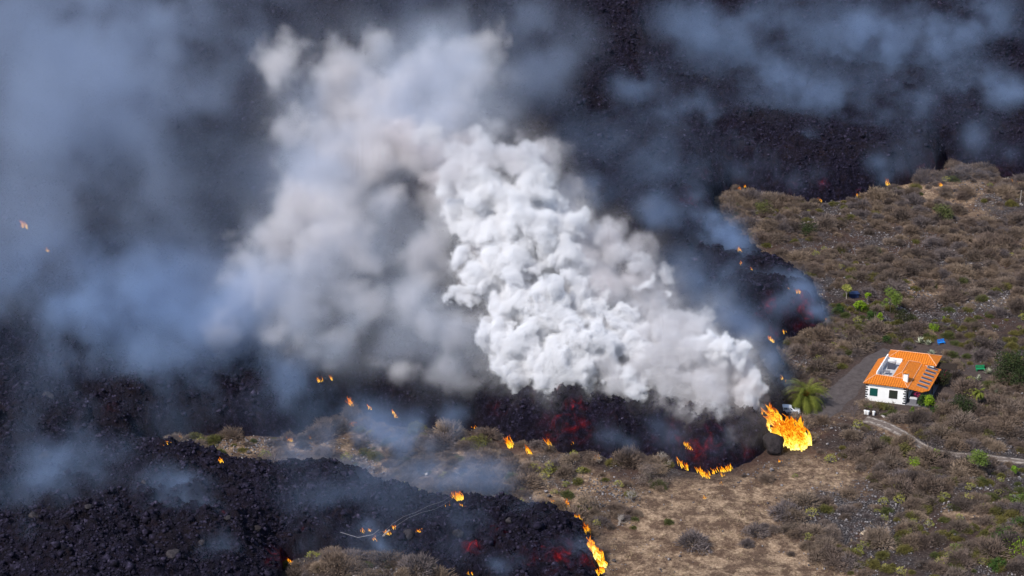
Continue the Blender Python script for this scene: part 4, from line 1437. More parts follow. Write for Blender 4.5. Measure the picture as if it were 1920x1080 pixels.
# ------------------------------------------------------------------ flames
m_fire = bpy.data.materials.new('flame')
m_fire.use_nodes = True
N = NT(m_fire)
N.t.nodes.remove(N.p)
em = N.n('ShaderNodeEmission')
out = [n_ for n_ in N.t.nodes if n_.type == 'OUTPUT_MATERIAL'][0]
fn = N.noise(1.5, 5, .7, 1.5)
hf = N.math('ADD', N.math('MULTIPLY', N.attr('t'), .45), N.math('MULTIPLY', fn, 1.0))
N.l(N.ramp(hf, [(.50, (1, .82, .24)), (.70, (1, .60, .035)), (.86, (1, .31, .008)), (1.0, (.8, .10, .004))]), em.inputs['Color'])
N.l(N.ramp(hf, [(.35, (1.5,) * 3), (.65, (1.0,) * 3), (.95, (.55,) * 3)]), em.inputs['Strength'])
N.l(em.outputs[0], out.inputs['Surface'])


m_fire2 = m_fire.copy()
m_fire2.name = 'small_flame'
for nd in m_fire2.node_tree.nodes:
    if nd.type == 'VALTORGB':
        e = nd.color_ramp.elements
        if e[0].color[2] < .5:
            for q, c_ in zip(e, ((1, .66, .07), (1, .42, .015), (1, .22, .006), (.7, .06, .004))): q.color = (*c_, 1)
        else:
            for q, c_ in zip(e, (1.25, .95, .5)): q.color = (c_, c_, c_, 1)


def flame(pts, h, n, label, lean=(-.35, .1), w=.3, grp='small flames along the lava edges', spread=.25, name='flame', on=None, seed=None):
    """a patch of tapering flame tongues standing along a line on the ground"""
    rg = np.random.default_rng(abs(hash((pts[0], n))) % 9999 if seed is None else seed)
    W = [surf(*p) if on is None else (*surf(*p)[:2], on) for p in pts]
    W = np.array(W)
    c0 = W.mean(0)
    V, F, T = [], [], []
    for i in range(n):
        t = rg.uniform(0, len(W) - 1) if len(W) > 1 else 0
        k = min(int(t), len(W) - 2) if len(W) > 1 else 0
        b = W[k] + (W[min(k + 1, len(W) - 1)] - W[k]) * (t - k) - c0
        b = b + np.append(rg.normal(0, spread, 2), abs(rg.normal(0, .09 * h)) - .1)
        hh = h * rg.uniform(.25, 1.25)
        ww = w * rg.uniform(.5, 1.2) * (hh / h) ** .5
        ns, kk = 8, 6
        n0 = len(V)
        ph, fr = rg.uniform(0, 6.28), rg.uniform(1.2, 2.4)
        p = b.copy()
        az = rg.uniform(0, 3.14)
        for s_ in range(ns + 1):
            u = s_ / ns
            ctr = b + np.array([lean[0] * hh * u ** 1.3 + .16 * hh * u * math.sin(fr * 3 * u + ph), lean[1] * hh * u + .12 * hh * u * math.cos(fr * 3 * u + ph), hh * u])
            r = ww * (math.sin(math.pi * min(1, (u * .82 + .16))) ** .8) * (1 + .28 * math.sin(9 * u + ph)) + .004
            for q in range(kk):
                a = 6.283 * q / kk + az + u * 1.5
                V.append(ctr + np.array([math.cos(a) * r, math.sin(a) * r * .55, 0]))
                T.append(u)
        for s_ in range(ns):
            for q in range(kk):
                a = n0 + s_ * kk
                F.append((a + q, a + (q + 1) % kk, a + kk + (q + 1) % kk, a + kk + q))
    o = np_mesh(name, np.array(V), np.array(F), m_fire if name == 'blaze' else m_fire2, attrs={'t': T}, smooth=True)
    o.location = c0
    return tag(o, label, 'flame', grp)


flame([(1446, 803), (1456, 813), (1466, 823), (1478, 832), (1490, 837), (1499, 838), (1494, 832), (1478, 825)], 3.2, 460, 'largest blaze, bright yellow, between the black lava ball and the white car', (-.42, .25), .34, 'the big fires', .95, 'blaze', seed=3)
flame([(1112, 1036), (1118, 1046), (1126, 1056), (1131, 1066)], 1.8, 110, 'tall yellow fire at the right tip of the lower lava tongue', (-.35, .3), .2, 'the big fires', .3, 'blaze')
flame([(1119, 1080), (1122, 1076)], .9, 7, 'small flame at the bottom edge left of its neighbour, below the tall yellow fire', (-.2, .1), .2)
flame([(1129, 1076), (1132, 1072)], .9, 8, 'small flame at the bottom edge just below the tall yellow fire')
FL = [([(953, 841), (960, 838)], 1.9, 18, 'yellow orange fire at the left foot of the glowing lava wall', .25),
      ([(993, 851)], 1.5, 8, 'narrow flame right of the fire at the left foot of the lava wall', .22),
      ([(1031, 842)], 2.0, 6, 'thin tall flame under the brightest lava crack', .12),
      ([(1072, 838)], 1.0, 3, 'tiny flame halfway along the foot of the lava wall', .12),
      ([(1112, 860), (1122, 863)], .9, 8, 'low flame among grey bushes at the foot of the lava wall', .16),
      ([(1147, 864)], .5, 3, 'tiny flame right of the low flame among grey bushes', .1),
      ([(1272, 871), (1282, 879), (1291, 883)], 1.3, 14, 'diagonal flame at the left end of the burning line before the lava', .2),
      ([(1310, 886), (1320, 894), (1330, 898)], 1.3, 16, 'middle flame of the burning line before the lava', .2),
      ([(1330, 892), (1345, 886), (1362, 884), (1374, 880)], 1.2, 26, 'long right arm of the burning line before the lava', .2),
      ([(1298, 856), (1290, 842), (1286, 836)], 1.4, 8, 'thin flame climbing the lava front left of the burning line', .14),
      ([(1322, 936)], .6, 3, 'lone tiny flame in the brown field', .14),
      ([(1357, 893)], .8, 3, 'tiny flame just below the long burning arm', .14),
      ([(1352, 907)], .4, 2, 'single spark flame under the long burning arm', .12),
      ([(1464, 867)], .5, 4, 'small flame in the grass below the black lava ball', .12),
      ([(661, 766)], 2.3, 12, 'slim upright flame on the top of the smoky strip of land', .2),
      ([(599, 716)], 1.2, 5, 'small left flame of two on the dark lava under the grey smoke', .15),
      ([(622, 714)], 1.0, 4, 'small right flame of two on the dark lava under the grey smoke', .12),
      ([(694, 768)], .9, 5, 'small flame right of the slim upright flame', .15),
      ([(738, 785), (744, 787)], 1.0, 8, 'ragged small fire on the crest of the smoky strip', .16),
      ([(657, 800), (668, 799)], .8, 10, 'low fire under the slim upright flame', .16),
      ([(636, 802)], .5, 3, 'tiny flame left of the low fire on the smoky strip', .12),
      ([(538, 826), (548, 829)], .9, 9, 'spread flame on the left part of the smoky strip', .16),
      ([(582, 824)], .8, 4, 'small flame right of the spread flame on the smoky strip', .12),
      ([(340, 822)], .7, 4, 'small flame near the left end of the smoky strip', .12),
      ([(306, 834), (318, 833)], .5, 6, 'red low flames at the very left end of the smoky strip', .12),
      ([(415, 868)], .8, 5, 'lone yellow flame on the rim of the lower lava tongue', .2),
      ([(820, 800)], .5, 3, 'tiny flame in smoke left of the glowing lava wall', .12),
      ([(850, 808)], .5, 3, 'tiny flame at the foot of the lava wall in smoke', .12),
      ([(892, 806)], .8, 4, 'small flame at the left shoulder of the lava wall', .12),
      ([(770, 908), (777, 909)], .5, 6, 'left flat flame of three on the rim of the lower tongue', .16),
      ([(812, 914)], .5, 4, 'middle flat flame of three on the rim of the lower tongue', .14),
      ([(838, 918)], .5, 4, 'right flat flame of three on the rim of the lower tongue', .14),
      ([(854, 940), (866, 936)], 1.5, 18, 'yellow fire on the fallen pole head', .22),
      ([(845, 947), (838, 953)], .6, 5, 'little flames along the cable beside the burning pole head', .1),
      ([(861, 950), (869, 950)], .5, 5, 'sparse flames under the burning pole head', .1),
      ([(1030, 944), (1042, 946)], .9, 8, 'left flame of two on the far rim of the lower tongue', .16),
      ([(1062, 950), (1067, 956)], 1.5, 12, 'right flame of two on the far rim of the lower tongue', .18),
      ([(1082, 972), (1092, 979)], .9, 9, 'reddish flame on the curving rim of the lower tongue', .14),
      ([(1101, 1000), (1108, 1002)], 1.6, 14, 'orange flame above the tall yellow fire of the lower tongue', .2),
      ([(725, 1008), (731, 1002)], .9, 8, 'flame eating the cable above the fallen pole', .12),
      ([(736, 993), (744, 993)], .6, 7, 'flat flame on the cable above the fallen pole', .14),
      ([(783, 998), (792, 999)], .45, 7, 'flat flame on the dark lava right of the cables', .14),
      ([(681, 999)], .8, 4, 'slanted flame on the lava above the hillock', .1),
      ([(694, 997)], .5, 4, 'flat little flame next to the slanted flame above the hillock', .12),
      ([(705, 1043)], .7, 4, 'small flame on the hillock rim under the fallen pole', .12),
      ([(545, 1056), (548, 1060)], 1.0, 7, 'upper flame at the left edge of the hillock', .14),
      ([(545, 1074), (548, 1072)], .5, 5, 'lower flame at the left edge of the hillock', .12),
      ([(883, 1078)], .7, 4, 'small yellow flame at the bottom edge right of the hillock', .14),
      ([(44, 430), (51, 431)], 1.8, 9, 'upper small fire far left in the blue smoke', .3),
      ([(90, 473)], 1.2, 4, 'lower small fire far left in the blue smoke', .2),
      ([(1387, 361)], 1.6, 7, 'orange flame in the bushes at the notch of the lava edge', .22),
      ([(1397, 353)], 1.0, 3, 'spark flame above the flame at the notch of the lava edge', .16),
      ([(1489, 376)], .9, 4, 'small flame on the edge of the upper slope', .18),
      ([(1534, 378), (1540, 380)], 1.1, 7, 'orange flame on the edge of the upper slope by the stones', .2),
      ([(1661, 352), (1665, 349)], 2.4, 9, 'tall leaning flame on the edge of the upper slope', .22),
      ([(1610, 370)], 1.2, 3, 'faint red flame left of the tall leaning flame', .2),
      ([(1766, 350)], 1.1, 5, 'small flame at the foot of the upper knoll', .2),
      ([(1780, 320)], .9, 3, 'tiny flame left of the top of the upper knoll', .16),
      ([(1899, 341)], .9, 3, 'small flame by the right edge against dark lava', .18),
      ([(1907, 343), (1919, 345)], .8, 6, 'flame line at the right edge of the photo', .18),
      ([(1385, 472), (1390, 475)], 1.3, 6, 'upper flame on the bushy rim beside blue smoke', .18),
      ([(1390, 497)], .9, 4, 'second flame on the bushy rim beside blue smoke', .16),
      ([(1410, 506)], .6, 4, 'third and lowest flame on the bushy rim beside blue smoke', .14),
      ([(1478, 543)], .6, 3, 'tiny flame on the ridge of the pointed lava tip', .14),
      ([(1496, 554), (1500, 558)], 1.2, 5, 'orange flame on the ridge of the pointed lava tip', .16),
      ([(1551, 601)], .9, 4, 'small flame right at the point of the lava tip', .16),
      ([(1444, 641), (1450, 644)], 1.3, 8, 'orange flame in the hollow under the pointed lava tip', .2),
      ([(1468, 628), (1471, 624)], .8, 5, 'yellow flame on the underside of the pointed lava tip', .14),
      ([(1465, 714)], 1.3, 4, 'left flame beside the blue smoke over the palm', .18),
      ([(1477, 722)], 1.4, 4, 'right flame beside the blue smoke over the palm', .18)]
for p, h, n_, l, w_ in FL:
    k_ = .72 if p[0][0] > 1370 and p[0][1] < 730 else .85
    flame(p, h * k_, int(n_ * 2.4), l, w=w_ * .36 * k_, spread=.2)

# ------------------------------------------------------------------ smoke: real volumes of smoke
def vnoise(shape, cell, octv=4, seed=0, gain=.55):
    rg = np.random.default_rng(seed)
    out, a, tot = np.zeros(shape, np.float32), 1.0, 0.0
    for o in range(octv):
        c = cell / 2 ** o
        if c < 1.2: break
        g = rg.random([int(math.ceil(s / c)) + 3 for s in shape], dtype=np.float32)
        for ax in range(3):
            t = np.arange(shape[ax]) / c + .37 * o
            i = t.astype(int); f = t - i
            f = (f * f * (3 - 2 * f)).astype(np.float32)
            sh = [1, 1, 1]; sh[ax] = -1
            f = f.reshape(sh)
            g = np.take(g, i, ax) * (1 - f) + np.take(g, i + 1, ax) * f
        out += a * g; tot += a; a *= gain
    return out / tot


def warp(G, k, cell, seed):
    """push the grid's contents about by a vector noise, so edges curl"""
    I = np.indices(G.shape)
    J = [np.clip(np.rint(I[a] + (vnoise(G.shape, cell, 3, seed + a) - .5) * 2 * k), 0, G.shape[a] - 1).astype(np.int32) for a in range(3)]
    return G[J[0], J[1], J[2]]


def blur(G, n=1):
    for _ in range(n):
        for ax in range(3):
            a = np.roll(G, 1, ax); b = np.roll(G, -1, ax)
            G = (a + 2 * G + b) / 4
    return G


def make_volume(name, grid, lo, vox, m, label):
    nx, ny, nz = grid.shape
    me = bpy.data.meshes.new(name)
    me.vertices.add(grid.size)
    a = me.attributes.new('dens', 'FLOAT', 'POINT')
    a.data.foreach_set('value', np.ascontiguousarray(grid, np.float32).ravel())
    o = link(bpy.data.objects.new(name, me))
    ng = bpy.data.node_groups.new(name, 'GeometryNodeTree')
    ng.interface.new_socket('Geometry', in_out='INPUT', socket_type='NodeSocketGeometry')
    ng.interface.new_socket('Geometry', in_out='OUTPUT', socket_type='NodeSocketGeometry')
    Nn, L = ng.nodes.new, ng.links.new
    gi, go, vc = Nn('NodeGroupInput'), Nn('NodeGroupOutput'), Nn('GeometryNodeVolumeCube')
    lo = tuple(float(q) for q in lo)
    vc.inputs['Min'].default_value = lo
    vc.inputs['Max'].default_value = [lo[i] + vox * (s - 1) for i, s in enumerate(grid.shape)]
    for k, s in zip(('Resolution X', 'Resolution Y', 'Resolution Z'), grid.shape): vc.inputs[k].default_value = s
    pos = Nn('GeometryNodeInputPosition')
    sub = Nn('ShaderNodeVectorMath'); sub.operation = 'SUBTRACT'; L(pos.outputs[0], sub.inputs[0]); sub.inputs[1].default_value = lo
    sc = Nn('ShaderNodeVectorMath'); sc.operation = 'SCALE'; L(sub.outputs[0], sc.inputs[0]); sc.inputs['Scale'].default_value = 1 / vox
    sep = Nn('ShaderNodeSeparateXYZ'); L(sc.outputs[0], sep.inputs[0])

    def rnd(s):
        f = Nn('FunctionNodeFloatToInt'); f.rounding_mode = 'ROUND'; L(s, f.inputs[0]); return f.outputs[0]

    def im(op, a, b):
        n_ = Nn('FunctionNodeIntegerMath'); n_.operation = op
        for k, v in enumerate((a, b)):
            if isinstance(v, int): n_.inputs[k].default_value = v
            else: L(v, n_.inputs[k])
        return n_.outputs[0]
    i, j, k = [rnd(sep.outputs[q]) for q in range(3)]
    idx = im('ADD', im('MULTIPLY', im('ADD', im('MULTIPLY', i, ny), j), nz), k)
    na = Nn('GeometryNodeInputNamedAttribute'); na.data_type = 'FLOAT'; na.inputs['Name'].default_value = 'dens'
    si = Nn('GeometryNodeSampleIndex'); si.data_type = 'FLOAT'; si.domain = 'POINT'
    L(gi.outputs[0], si.inputs['Geometry']); L(na.outputs[0], si.inputs['Value']); L(idx, si.inputs['Index'])
    L(si.outputs[0], vc.inputs['Density'])
    sm = Nn('GeometryNodeSetMaterial'); sm.inputs['Material'].default_value = m
    L(vc.outputs[0], sm.inputs['Geometry']); L(sm.outputs[0], go.inputs[0])
    md = o.modifiers.new('smoke', 'NODES'); md.node_group = ng
    me.materials.append(m)
    return tag(o, label, None, None, 'stuff')


def smokemat(name, col, dens, aniso=0):
    m = bpy.data.materials.new(name); m.use_nodes = True
    t = m.node_tree; t.nodes.clear()
    o = t.nodes.new('ShaderNodeOutputMaterial'); v = t.nodes.new('ShaderNodeVolumePrincipled')
    v.inputs['Color'].default_value = (*col, 1); v.inputs['Density'].default_value = dens; v.inputs['Anisotropy'].default_value = aniso
    t.links.new(v.outputs[0], o.inputs['Volume'])
    return m


def billows(prim, vox, seed, edge, nz_amp, nz_cell, lv=3, n1=12, kid=(.26, .5), pad=4, zmin=1.0, fine=0, halo=0, soft=0, fc=2.6):
    """cauliflower smoke: lobes with smaller lobes on them, their union, then noise"""
    rg = np.random.default_rng(seed)
    sph = []

    def grow(c, r, l):
        sph.append((c, r))
        if l == 0 or r < .8: return
        for _ in range({lv: n1, lv - 1: 9}.get(l, 7)):
            v = rg.normal(size=3); v /= np.linalg.norm(v)
            if v[1] > .75: v = -v
            grow(c + v * r * rg.uniform(.75, 1.05), r * rg.uniform(*kid), l - 1)
    for px, py, r, Y in prim:
        grow(atY(px, py, Y), r * Y / FPX * .92, lv)
    C = np.array([c for c, r in sph]); RR = np.array([r for c, r in sph])
    lo = (C - RR[:, None]).min(0) - pad; hi = (C + RR[:, None]).max(0) + pad
    lo[2] = max(lo[2], zmin)
    shape = [int((hi[k] - lo[k]) / vox) + 1 for k in range(3)]
    d = np.full(shape, 50, np.float32)
    for c, r in sph:
        mm = 1.5 + (3 if halo else 0)
        a = [max(0, int((c[k] - r - mm - lo[k]) / vox)) for k in range(3)]
        b = [min(shape[k], int((c[k] + r + mm - lo[k]) / vox) + 2) for k in range(3)]
        if any(b[k] <= a[k] for k in range(3)): continue
        ax = [(np.arange(a[k], b[k]) * vox + lo[k] - c[k]) ** 2 for k in range(3)]
        q = np.sqrt(ax[0][:, None, None] + ax[1][None, :, None] + ax[2][None, None, :]) - r
        s_ = d[a[0]:b[0], a[1]:b[1], a[2]:b[2]]
        np.minimum(s_, q, out=s_)
    d = warp(d, nz_amp * .8 / vox, nz_cell / vox, seed)
    d = d + (vnoise(shape, nz_cell / vox, 5, seed + 9, .68) - .5) * nz_amp
    if fine: d = warp(d, fine / vox, fc / vox, seed + 40) + (vnoise(shape, fc * .9 / vox, 3, seed + 60, .7) - .5) * fine * 1.1
    nz = vnoise(shape, 5 / vox, 4, seed + 77, .65)
    zz = np.arange(shape[2]) * vox + lo[2]
    edge_z = (edge * (1 + soft * sstep(zz, 20, 46)))[None, None, :].astype(np.float32)
    den = np.clip(-d / edge_z, 0, 1) * (.3 + 1.15 * nz)
    if halo: den = np.maximum(den, halo * np.exp(-np.maximum(d, 0) / 1.5) * sstep(nz, .40, .64) * (d < 4))
    den[0], den[-1], den[:, 0], den[:, -1], den[:, :, -1] = 0, 0, 0, 0, 0
    print('billow grid', shape, len(sph))
    return den, lo, shape


WHITE = [(930, 620, 42, 331), (1030, 565, 34, 330), (985, 655, 58, 327), (1060, 680, 62, 325), (955, 690, 42, 325), (1015, 712, 34, 322), (1085, 705, 44, 323), (1130, 655, 52, 327), (1180, 645, 44, 328), (1160, 600, 40, 332),
         (1095, 570, 48, 333), (1040, 610, 56, 330), (970, 570, 46, 334), (905, 520, 42, 338), (870, 560, 22, 338), (950, 490, 56, 339), (905, 440, 46, 343), (965, 410, 58, 344), (925, 360, 56, 348), (855, 335, 34, 350), (1000, 350, 50, 348),
         (1025, 430, 54, 343), (1060, 475, 42, 340), (905, 300, 42, 352), (960, 300, 42, 352), (870, 480, 22, 341), (835, 370, 20, 350),
         (1240, 630, 60, 329), (1310, 605, 36, 330), (1285, 680, 60, 325), (1230, 700, 52, 323), (1345, 665, 40, 326), (1350, 710, 46, 322), (1395, 690, 30, 322), (1422, 708, 24, 321), (1442, 724, 13, 321), (1290, 745, 34, 318), (1240, 730, 42, 320), (1185, 720, 34, 321), (1400, 735, 32, 320)]
MAUVE = [(1160, 435, 46, 345), (1205, 460, 38, 343), (1115, 480, 46, 341), (1232, 545, 20, 335), (1195, 525, 38, 336), (1020, 300, 34, 354), (1035, 330, 22, 352), (1000, 280, 30, 356), (1130, 530, 44, 336), (1225, 480, 26, 341), (960, 262, 26, 358),
         (1385, 755, 34, 318), (1345, 762, 38, 317), (1405, 785, 24, 317), (1370, 790, 26, 316), (1300, 775, 26, 315)]
WHITE = [w_ for w_ in WHITE if not (w_[0] > 1190 and w_[1] > 590 and w_[0] < 1400)]
WHITE += [(1120, 620, 60, 338), (1060, 540, 60, 342), (1000, 520, 60, 344), (960, 640, 50, 336), (880, 400, 40, 352), (1080, 410, 30, 344), (1140, 690, 40, 328), (1010, 385, 46, 350), (900, 260, 30, 358), (1350, 655, 26, 322), (1375, 675, 26, 321), (1330, 640, 22, 324),
          (1215, 535, 15, 333), (1245, 548, 10, 333), (850, 290, 30, 356), (800, 250, 26, 362)]
PALE = [(1300, 780, 22, 315), (1345, 775, 20, 315), (1210, 500, 26, 337), (1240, 520, 18, 336), (1120, 440, 30, 345), (1160, 470, 30, 343), (1240, 630, 50, 329), (1310, 605, 32, 330), (1285, 670, 52, 326), (1230, 690, 50, 324), (1350, 700, 42, 323), (1290, 740, 34, 319), (1240, 725, 38, 320), (1190, 715, 34, 322), (1330, 735, 36, 318), (1270, 600, 36, 334), (1220, 585, 34, 334), (1180, 660, 40, 329), (1390, 710, 30, 322),
        (1150, 700, 36, 323), (1200, 610, 40, 336), (1100, 730, 26, 321), (1260, 780, 24, 317), (980, 730, 24, 322)]
MAUVE += [(1310, 795, 24, 314), (1360, 800, 24, 313), (1280, 780, 22, 315), (1250, 500, 24, 340), (1240, 560, 26, 337), (1330, 620, 24, 334), (1380, 650, 22, 330), (820, 340, 40, 362), (860, 270, 40, 364), (1100, 430, 40, 350), (1060, 380, 40, 354), (1180, 570, 50, 340), (1260, 640, 60, 336), (1050, 500, 70, 352), (1120, 540, 60, 348), (930, 480, 70, 354), (1000, 620, 70, 342), (1290, 620, 40, 334), (1370, 700, 50, 326), (880, 330, 50, 362), (840, 300, 50, 364), (1420, 750, 26, 320),
          (1250, 770, 22, 316), (1330, 790, 22, 315), (760, 240, 50, 372), (800, 280, 50, 370)]
PALE += [w_ for w_ in WHITE if w_[1] <= 345]
WHITE = [w_ for w_ in WHITE if w_[1] > 345]
den, lo, shp = billows(WHITE, .30, 5, .55, 3.6, 6, zmin=2, fine=1.4, halo=.03, soft=4.5, fc=2.1)
make_volume('white_smoke', den, lo, .30, smokemat('white_smoke', (.905, .905, .925), 2.0, -.15), 'dense white billowing smoke rolling off the lava above the big fire')
den, lo, shp = billows(PALE, .42, 8, 1.0, 4.2, 7, zmin=2, fine=1.3, halo=.045)
make_volume('pale_smoke', den, lo, .42, smokemat('pale_smoke', (.82, .81, .83), .75), 'pale grey smoke rolling left from the big fire')
den, lo, shp = billows(MAUVE, .5, 6, 1.8, 4.8, 8, zmin=1.5, fine=1.3, halo=.10)
make_volume('mauve_smoke', den, lo, .5, smokemat('mauve_smoke', (.83, .79, .80), .36), 'dull mauve grey smoke lobes right of and under the white billows')

BROWN = [(1400, 742, 22, 314), (1385, 765, 28, 314), (1405, 790, 22, 313), (1360, 785, 24, 312), (1370, 815, 20, 311), (1330, 805, 22, 312), (1415, 765, 20, 314), (1390, 720, 20, 315), (1340, 770, 24, 313)]
den, lo, shp = billows(BROWN, .5, 9, 2.6, 4.0, 6, zmin=1, fine=1.2, halo=.12)
make_volume('brown_smoke', den, lo, .5, smokemat('brown_smoke', (.72, .62, .57), .28), 'brownish smoke curling up straight behind the big fire')

# softer smoke on coarser grids: gaussian puffs cut up by noise


def puffs(lst, lo, hi, vox, seed, cell, lo_n, hi_n, wrp=3.0, flat=1.0):
    shape = [int((hi[k] - lo[k]) / vox) + 1 for k in range(3)]
    G = np.zeros(shape, np.float32)
    for px, py, r, z, a in lst:
        c = at(px, py, z)
        dist = math.hypot(c[1], CAM_H - z)
        rw = r * dist / FPX
        mm = rw * 2.4
        i0 = [max(0, int((c[k] - mm - lo[k]) / vox)) for k in range(3)]
        i1 = [min(shape[k], int((c[k] + mm - lo[k]) / vox) + 2) for k in range(3)]
        if any(i1[k] <= i0[k] for k in range(3)): continue
        ax = [((np.arange(i0[k], i1[k]) * vox + lo[k] - c[k]) / (rw * (flat if k == 2 else 1))) ** 2 for k in range(3)]
        q = ax[0][:, None, None] + ax[1][None, :, None] + ax[2][None, None, :]
        G[i0[0]:i1[0], i0[1]:i1[1], i0[2]:i1[2]] += a * np.exp(-q * 1.3)
    if wrp: G = warp(G, wrp / vox, cell / vox, seed)
    nz = vnoise(shape, cell / vox, 5, seed + 5, .62)
    G = G * sstep(nz, lo_n, hi_n)
    G[G < .012] = 0
    G[0], G[-1], G[:, 0], G[:, -1], G[:, :, -1], G[:, :, 0] = 0, 0, 0, 0, 0, 0
    print('puffs', shape, G.max())
    return G.astype(np.float32)


GREY = [(800, 470, 60, 22, .6), (770, 560, 60, 19, .6), (820, 600, 50, 17, .6), (700, 570, 50, 19, .6), (870, 620, 50, 15, .6), (760, 680, 50, 12, .6), (850, 690, 46, 11, .6), (820, 380, 46, 27, .7), (640, 680, 40, 12, .55), (930, 230, 40, 37, .8), (440, 560, 50, 20, .7), (410, 620, 40, 16, .55),(880, 95, 46, 47, 1), (910, 140, 40, 45, 1), (850, 200, 60, 40, 1), (820, 240, 60, 37, 1), (740, 250, 80, 36, 1), (640, 280, 70, 34, 1), (590, 360, 70, 30, 1), (660, 450, 60, 27, 1), (470, 520, 50, 24, .9), (520, 620, 50, 17, .9), (610, 650, 40, 15, .9), (430, 470, 40, 27, .7),(640, 130, 60, 46, .7), (520, 110, 50, 50, .5), (540, 240, 50, 40, .6), (700, 480, 40, 24, .6), (670, 600, 26, 17, .8), (560, 660, 30, 14, .8),(820, 120, 62, 46, 1), (880, 130, 48, 44, 1), (760, 150, 62, 44, 1), (705, 90, 40, 48, .7), (600, 90, 60, 50, .4), (560, 170, 60, 44, .4), (620, 200, 60, 40, .8), (700, 220, 80, 38, 1), (800, 210, 60, 38, 1), (780, 290, 60, 34, 1.1), (690, 310, 80, 32, 1.1),
        (600, 310, 70, 32, .8), (560, 400, 70, 28, .7), (640, 400, 70, 28, .9), (720, 390, 50, 28, .8), (520, 470, 70, 26, .8), (600, 490, 60, 25, .9), (500, 540, 60, 22, .9), (570, 560, 60, 20, .9), (640, 610, 46, 17, 1), (580, 630, 46, 16, .8), (540, 600, 40, 18, .7), (660, 540, 40, 20, .5),
        (470, 420, 60, 30, .35), (860, 260, 50, 34, .8), (900, 200, 40, 38, .6), (760, 500, 70, 20, .16), (790, 600, 70, 18, .2), (830, 660, 60, 14, .3), (740, 640, 60, 14, .2), (700, 700, 50, 10, .2), (900, 640, 40, 14, .3), (820, 450, 60, 24, .16), (840, 560, 50, 20, .2)]
prim = []
for px, py, r, z, am in GREY:
    if am < .5: continue
    c_ = at(px, py, z); prim.append((px, py, r * .95, c_[1]))
den, lo, shp = billows(prim, .75, 15, 3.2, 6.0, 12, lv=2, n1=12, kid=(.35, .6), pad=4, zmin=3)
make_volume('grey_smoke', den, lo, .75, smokemat('grey_smoke', (.795, .765, .77), .32), 'soft beige grey smoke cloud drifting up left of the white billows')
lo, hi = (-80, 315, 4), (14, 430, 70)
G = puffs(GREY, lo, hi, 1.2, 21, 12, .32, .66, 5.0)
make_volume('thin_grey_smoke', G, lo, 1.2, smokemat('thin_grey_smoke', (.74, .79, .90), .09), 'thin grey blue veil around the soft grey smoke cloud')

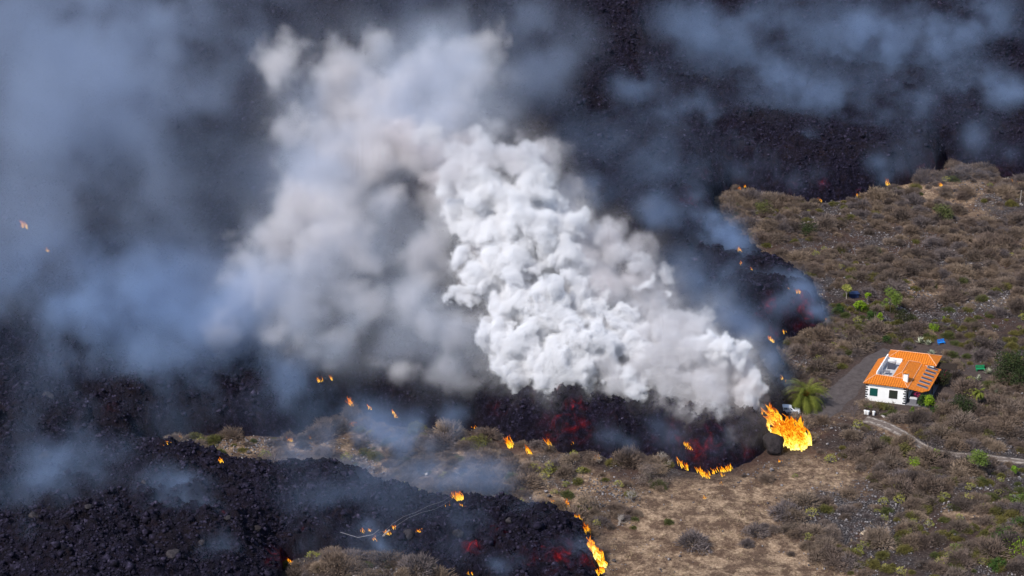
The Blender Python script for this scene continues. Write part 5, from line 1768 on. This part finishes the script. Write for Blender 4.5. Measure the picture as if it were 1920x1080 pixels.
BLUE = [(1500, 545, 22, 8, 1.0), (1530, 578, 16, 6, 1.0), (1420, 500, 22, 8, .8), (700, 810, 50, 6, .5), (760, 840, 50, 5, .5), (120, 560, 170, 20, .35), (350, 480, 130, 24, .3), (60, 420, 150, 28, .3), (480, 330, 100, 32, .3), (250, 500, 130, 22, .25), (450, 600, 110, 18, .4), (560, 720, 80, 10, .35), (850, 60, 120, 30, .12), (1100, 250, 160, 16, .10), (1500, 100, 250, 16, .14), (1750, 250, 150, 12, .14), (1250, 320, 120, 14, .16), (760, 20, 100, 34, .2), (200, 800, 160, 9, .14), (700, 960, 200, 7, .10), (100, 950, 160, 7, .10), (1330, 520, 80, 14, .3), (60, 60, 170, 42, .5), (200, 60, 150, 42, .45), (340, 60, 130, 42, .5), (330, 200, 120, 38, .5), (140, 200, 170, 38, .55), (40, 320, 150, 32, .4), (250, 320, 130, 32, .3), (420, 130, 90, 40, .25), (500, 60, 100, 44, .35), (180, 440, 130, 26, .18),
        (40, 500, 120, 24, .3), (330, 560, 120, 20, .35), (210, 590, 120, 18, .3), (420, 660, 110, 14, .35), (300, 700, 90, 12, .25), (520, 700, 80, 12, .3), (90, 590, 90, 18, .25), (400, 500, 100, 22, .3), (640, 760, 70, 8, .25), (230, 120, 90, 42, .4),
        (1000, 60, 70, 26, .5), (1020, 120, 60, 24, .5), (980, 170, 60, 22, .4), (1080, 100, 50, 24, .3), (960, 30, 60, 26, .4), (1200, 170, 46, 16, .75), (1165, 160, 30, 16, .5), (1290, 205, 46, 15, .9), (1330, 230, 40, 14, .8), (1385, 262, 32, 13, .8), (1240, 200, 36, 15, .5),
        (1410, 300, 50, 12, .3), (1470, 160, 60, 15, .5), (1530, 185, 50, 14, .5), (1420, 200, 40, 15, .3), (1600, 200, 60, 14, .4), (1700, 200, 50, 14, .5), (1680, 170, 40, 14, .4), (1640, 70, 70, 18, .6), (1740, 60, 70, 18, .6), (1850, 50, 80, 18, .5), (1760, 110, 60, 17, .5), (1880, 170, 46, 14, .9), (1830, 150, 50, 15, .5), (1900, 190, 30, 14, .8),
        (1300, 50, 80, 18, .3), (1420, 60, 80, 18, .2), (1640, 310, 22, 10, .8), (1655, 335, 14, 7, 1.0), (1520, 260, 24, 11, .8), (1760, 240, 30, 12, .5), (1840, 250, 40, 12, .4), (1490, 320, 40, 9, .4), (1430, 330, 30, 9, .5), (1550, 330, 26, 9, .4), (1690, 310, 24, 9, .4), (1900, 290, 20, 9, .5),
        (1110, 350, 46, 20, .6), (1080, 380, 30, 20, .5), (1230, 390, 46, 18, .8), (1310, 400, 46, 14, .9), (1345, 435, 36, 11, 1.0), (1370, 465, 28, 9, 1.0), (1400, 490, 24, 8, .7), (1440, 515, 26, 8, .6), (1490, 525, 26, 8, 1.0), (1515, 555, 24, 7, 1.0), (1535, 585, 18, 5, 1.0), (1545, 598, 10, 4, 1.0), (1460, 560, 34, 10, .4),
        (1360, 590, 40, 16, .7), (1400, 620, 36, 13, .8), (1430, 660, 34, 10, .8), (1445, 690, 30, 8, .8), (1465, 712, 20, 6, 1.0), (1475, 725, 12, 5, 1.0), (1330, 550, 40, 18, .4), (1270, 520, 50, 20, .4),
        (330, 945, 50, 8, .8), (370, 985, 40, 7, .9), (405, 1030, 34, 6, .9), (300, 925, 50, 8, .6), (420, 1060, 40, 6, .7), (100, 850, 60, 10, .6), (90, 900, 40, 9, .6), (220, 870, 60, 9, .3), (60, 1020, 50, 8, .3), (680, 985, 16, 6, 1.0), (695, 1000, 14, 5, 1.0), (702, 1022, 12, 4.5, 1.2), (715, 1038, 14, 4.5, .8),
        (560, 1020, 30, 6, .4), (845, 780, 36, 8, .9), (820, 800, 40, 7, .6), (700, 860, 70, 5, .4), (780, 880, 60, 5, .5), (860, 890, 60, 4, .5), (930, 900, 50, 4, .3), (640, 830, 60, 6, .4), (560, 850, 60, 6, .3), (990, 950, 40, 6, .7), (1010, 980, 36, 6, .6), (890, 990, 40, 6, .5), (600, 950, 60, 6, .3), (700, 940, 60, 6, .3),
        (1085, 1028, 34, 4, .9), (940, 1066, 24, 4, 1.1), (970, 1055, 24, 4, .8), (1060, 1010, 36, 5, .5), (850, 1030, 30, 5, .5), (1145, 815, 26, 7, .4), (1180, 830, 18, 6, .6), (1250, 820, 24, 6, .6), (1230, 800, 24, 7, .5), (1270, 850, 18, 4, .7), (1350, 835, 30, 5, .7), (1390, 840, 26, 4, .6), (1400, 815, 26, 5, .8)]
LOWB = [(*b_[:4], b_[4] * (1.7 if 1280 < b_[0] < 1570 and 380 < b_[1] < 640 else 1.5 if b_[0] < 460 and b_[1] > 900 else 1.3 if 660 < b_[0] < 730 and b_[1] > 970 else 1.6 if 600 < b_[0] < 960 and 780 < b_[1] < 930 else 1)) for b_ in BLUE if b_[3] <= 20]
HIGHB = [b_ for b_ in BLUE if b_[3] > 20]
lo, hi = (-165, 258, 1), (170, 600, 30)
LOWB = [(a_, b_, c_, d_, e_ * (.55 if b_ < 340 and d_ > 8 else .8)) for a_, b_, c_, d_, e_ in LOWB]
G = puffs(LOWB, lo, hi, .8, 31, 8.5, .40, .62, 2.4, .8)
make_volume('blue_smoke', G, lo, .8, smokemat('blue_smoke', (.37, .50, .74), .17), 'thin blue smoke wisps drifting low over the black lava')
lo, hi = (-172, 320, 8), (60, 640, 74)
G = puffs(HIGHB, lo, hi, 1.2, 33, 12, .33, .64, 4.5, .8)
make_volume('high_blue_smoke', G, lo, 1.2, smokemat('high_blue_smoke', (.40, .48, .645), .10), 'broad blue grey smoke haze high over the lava on the left')
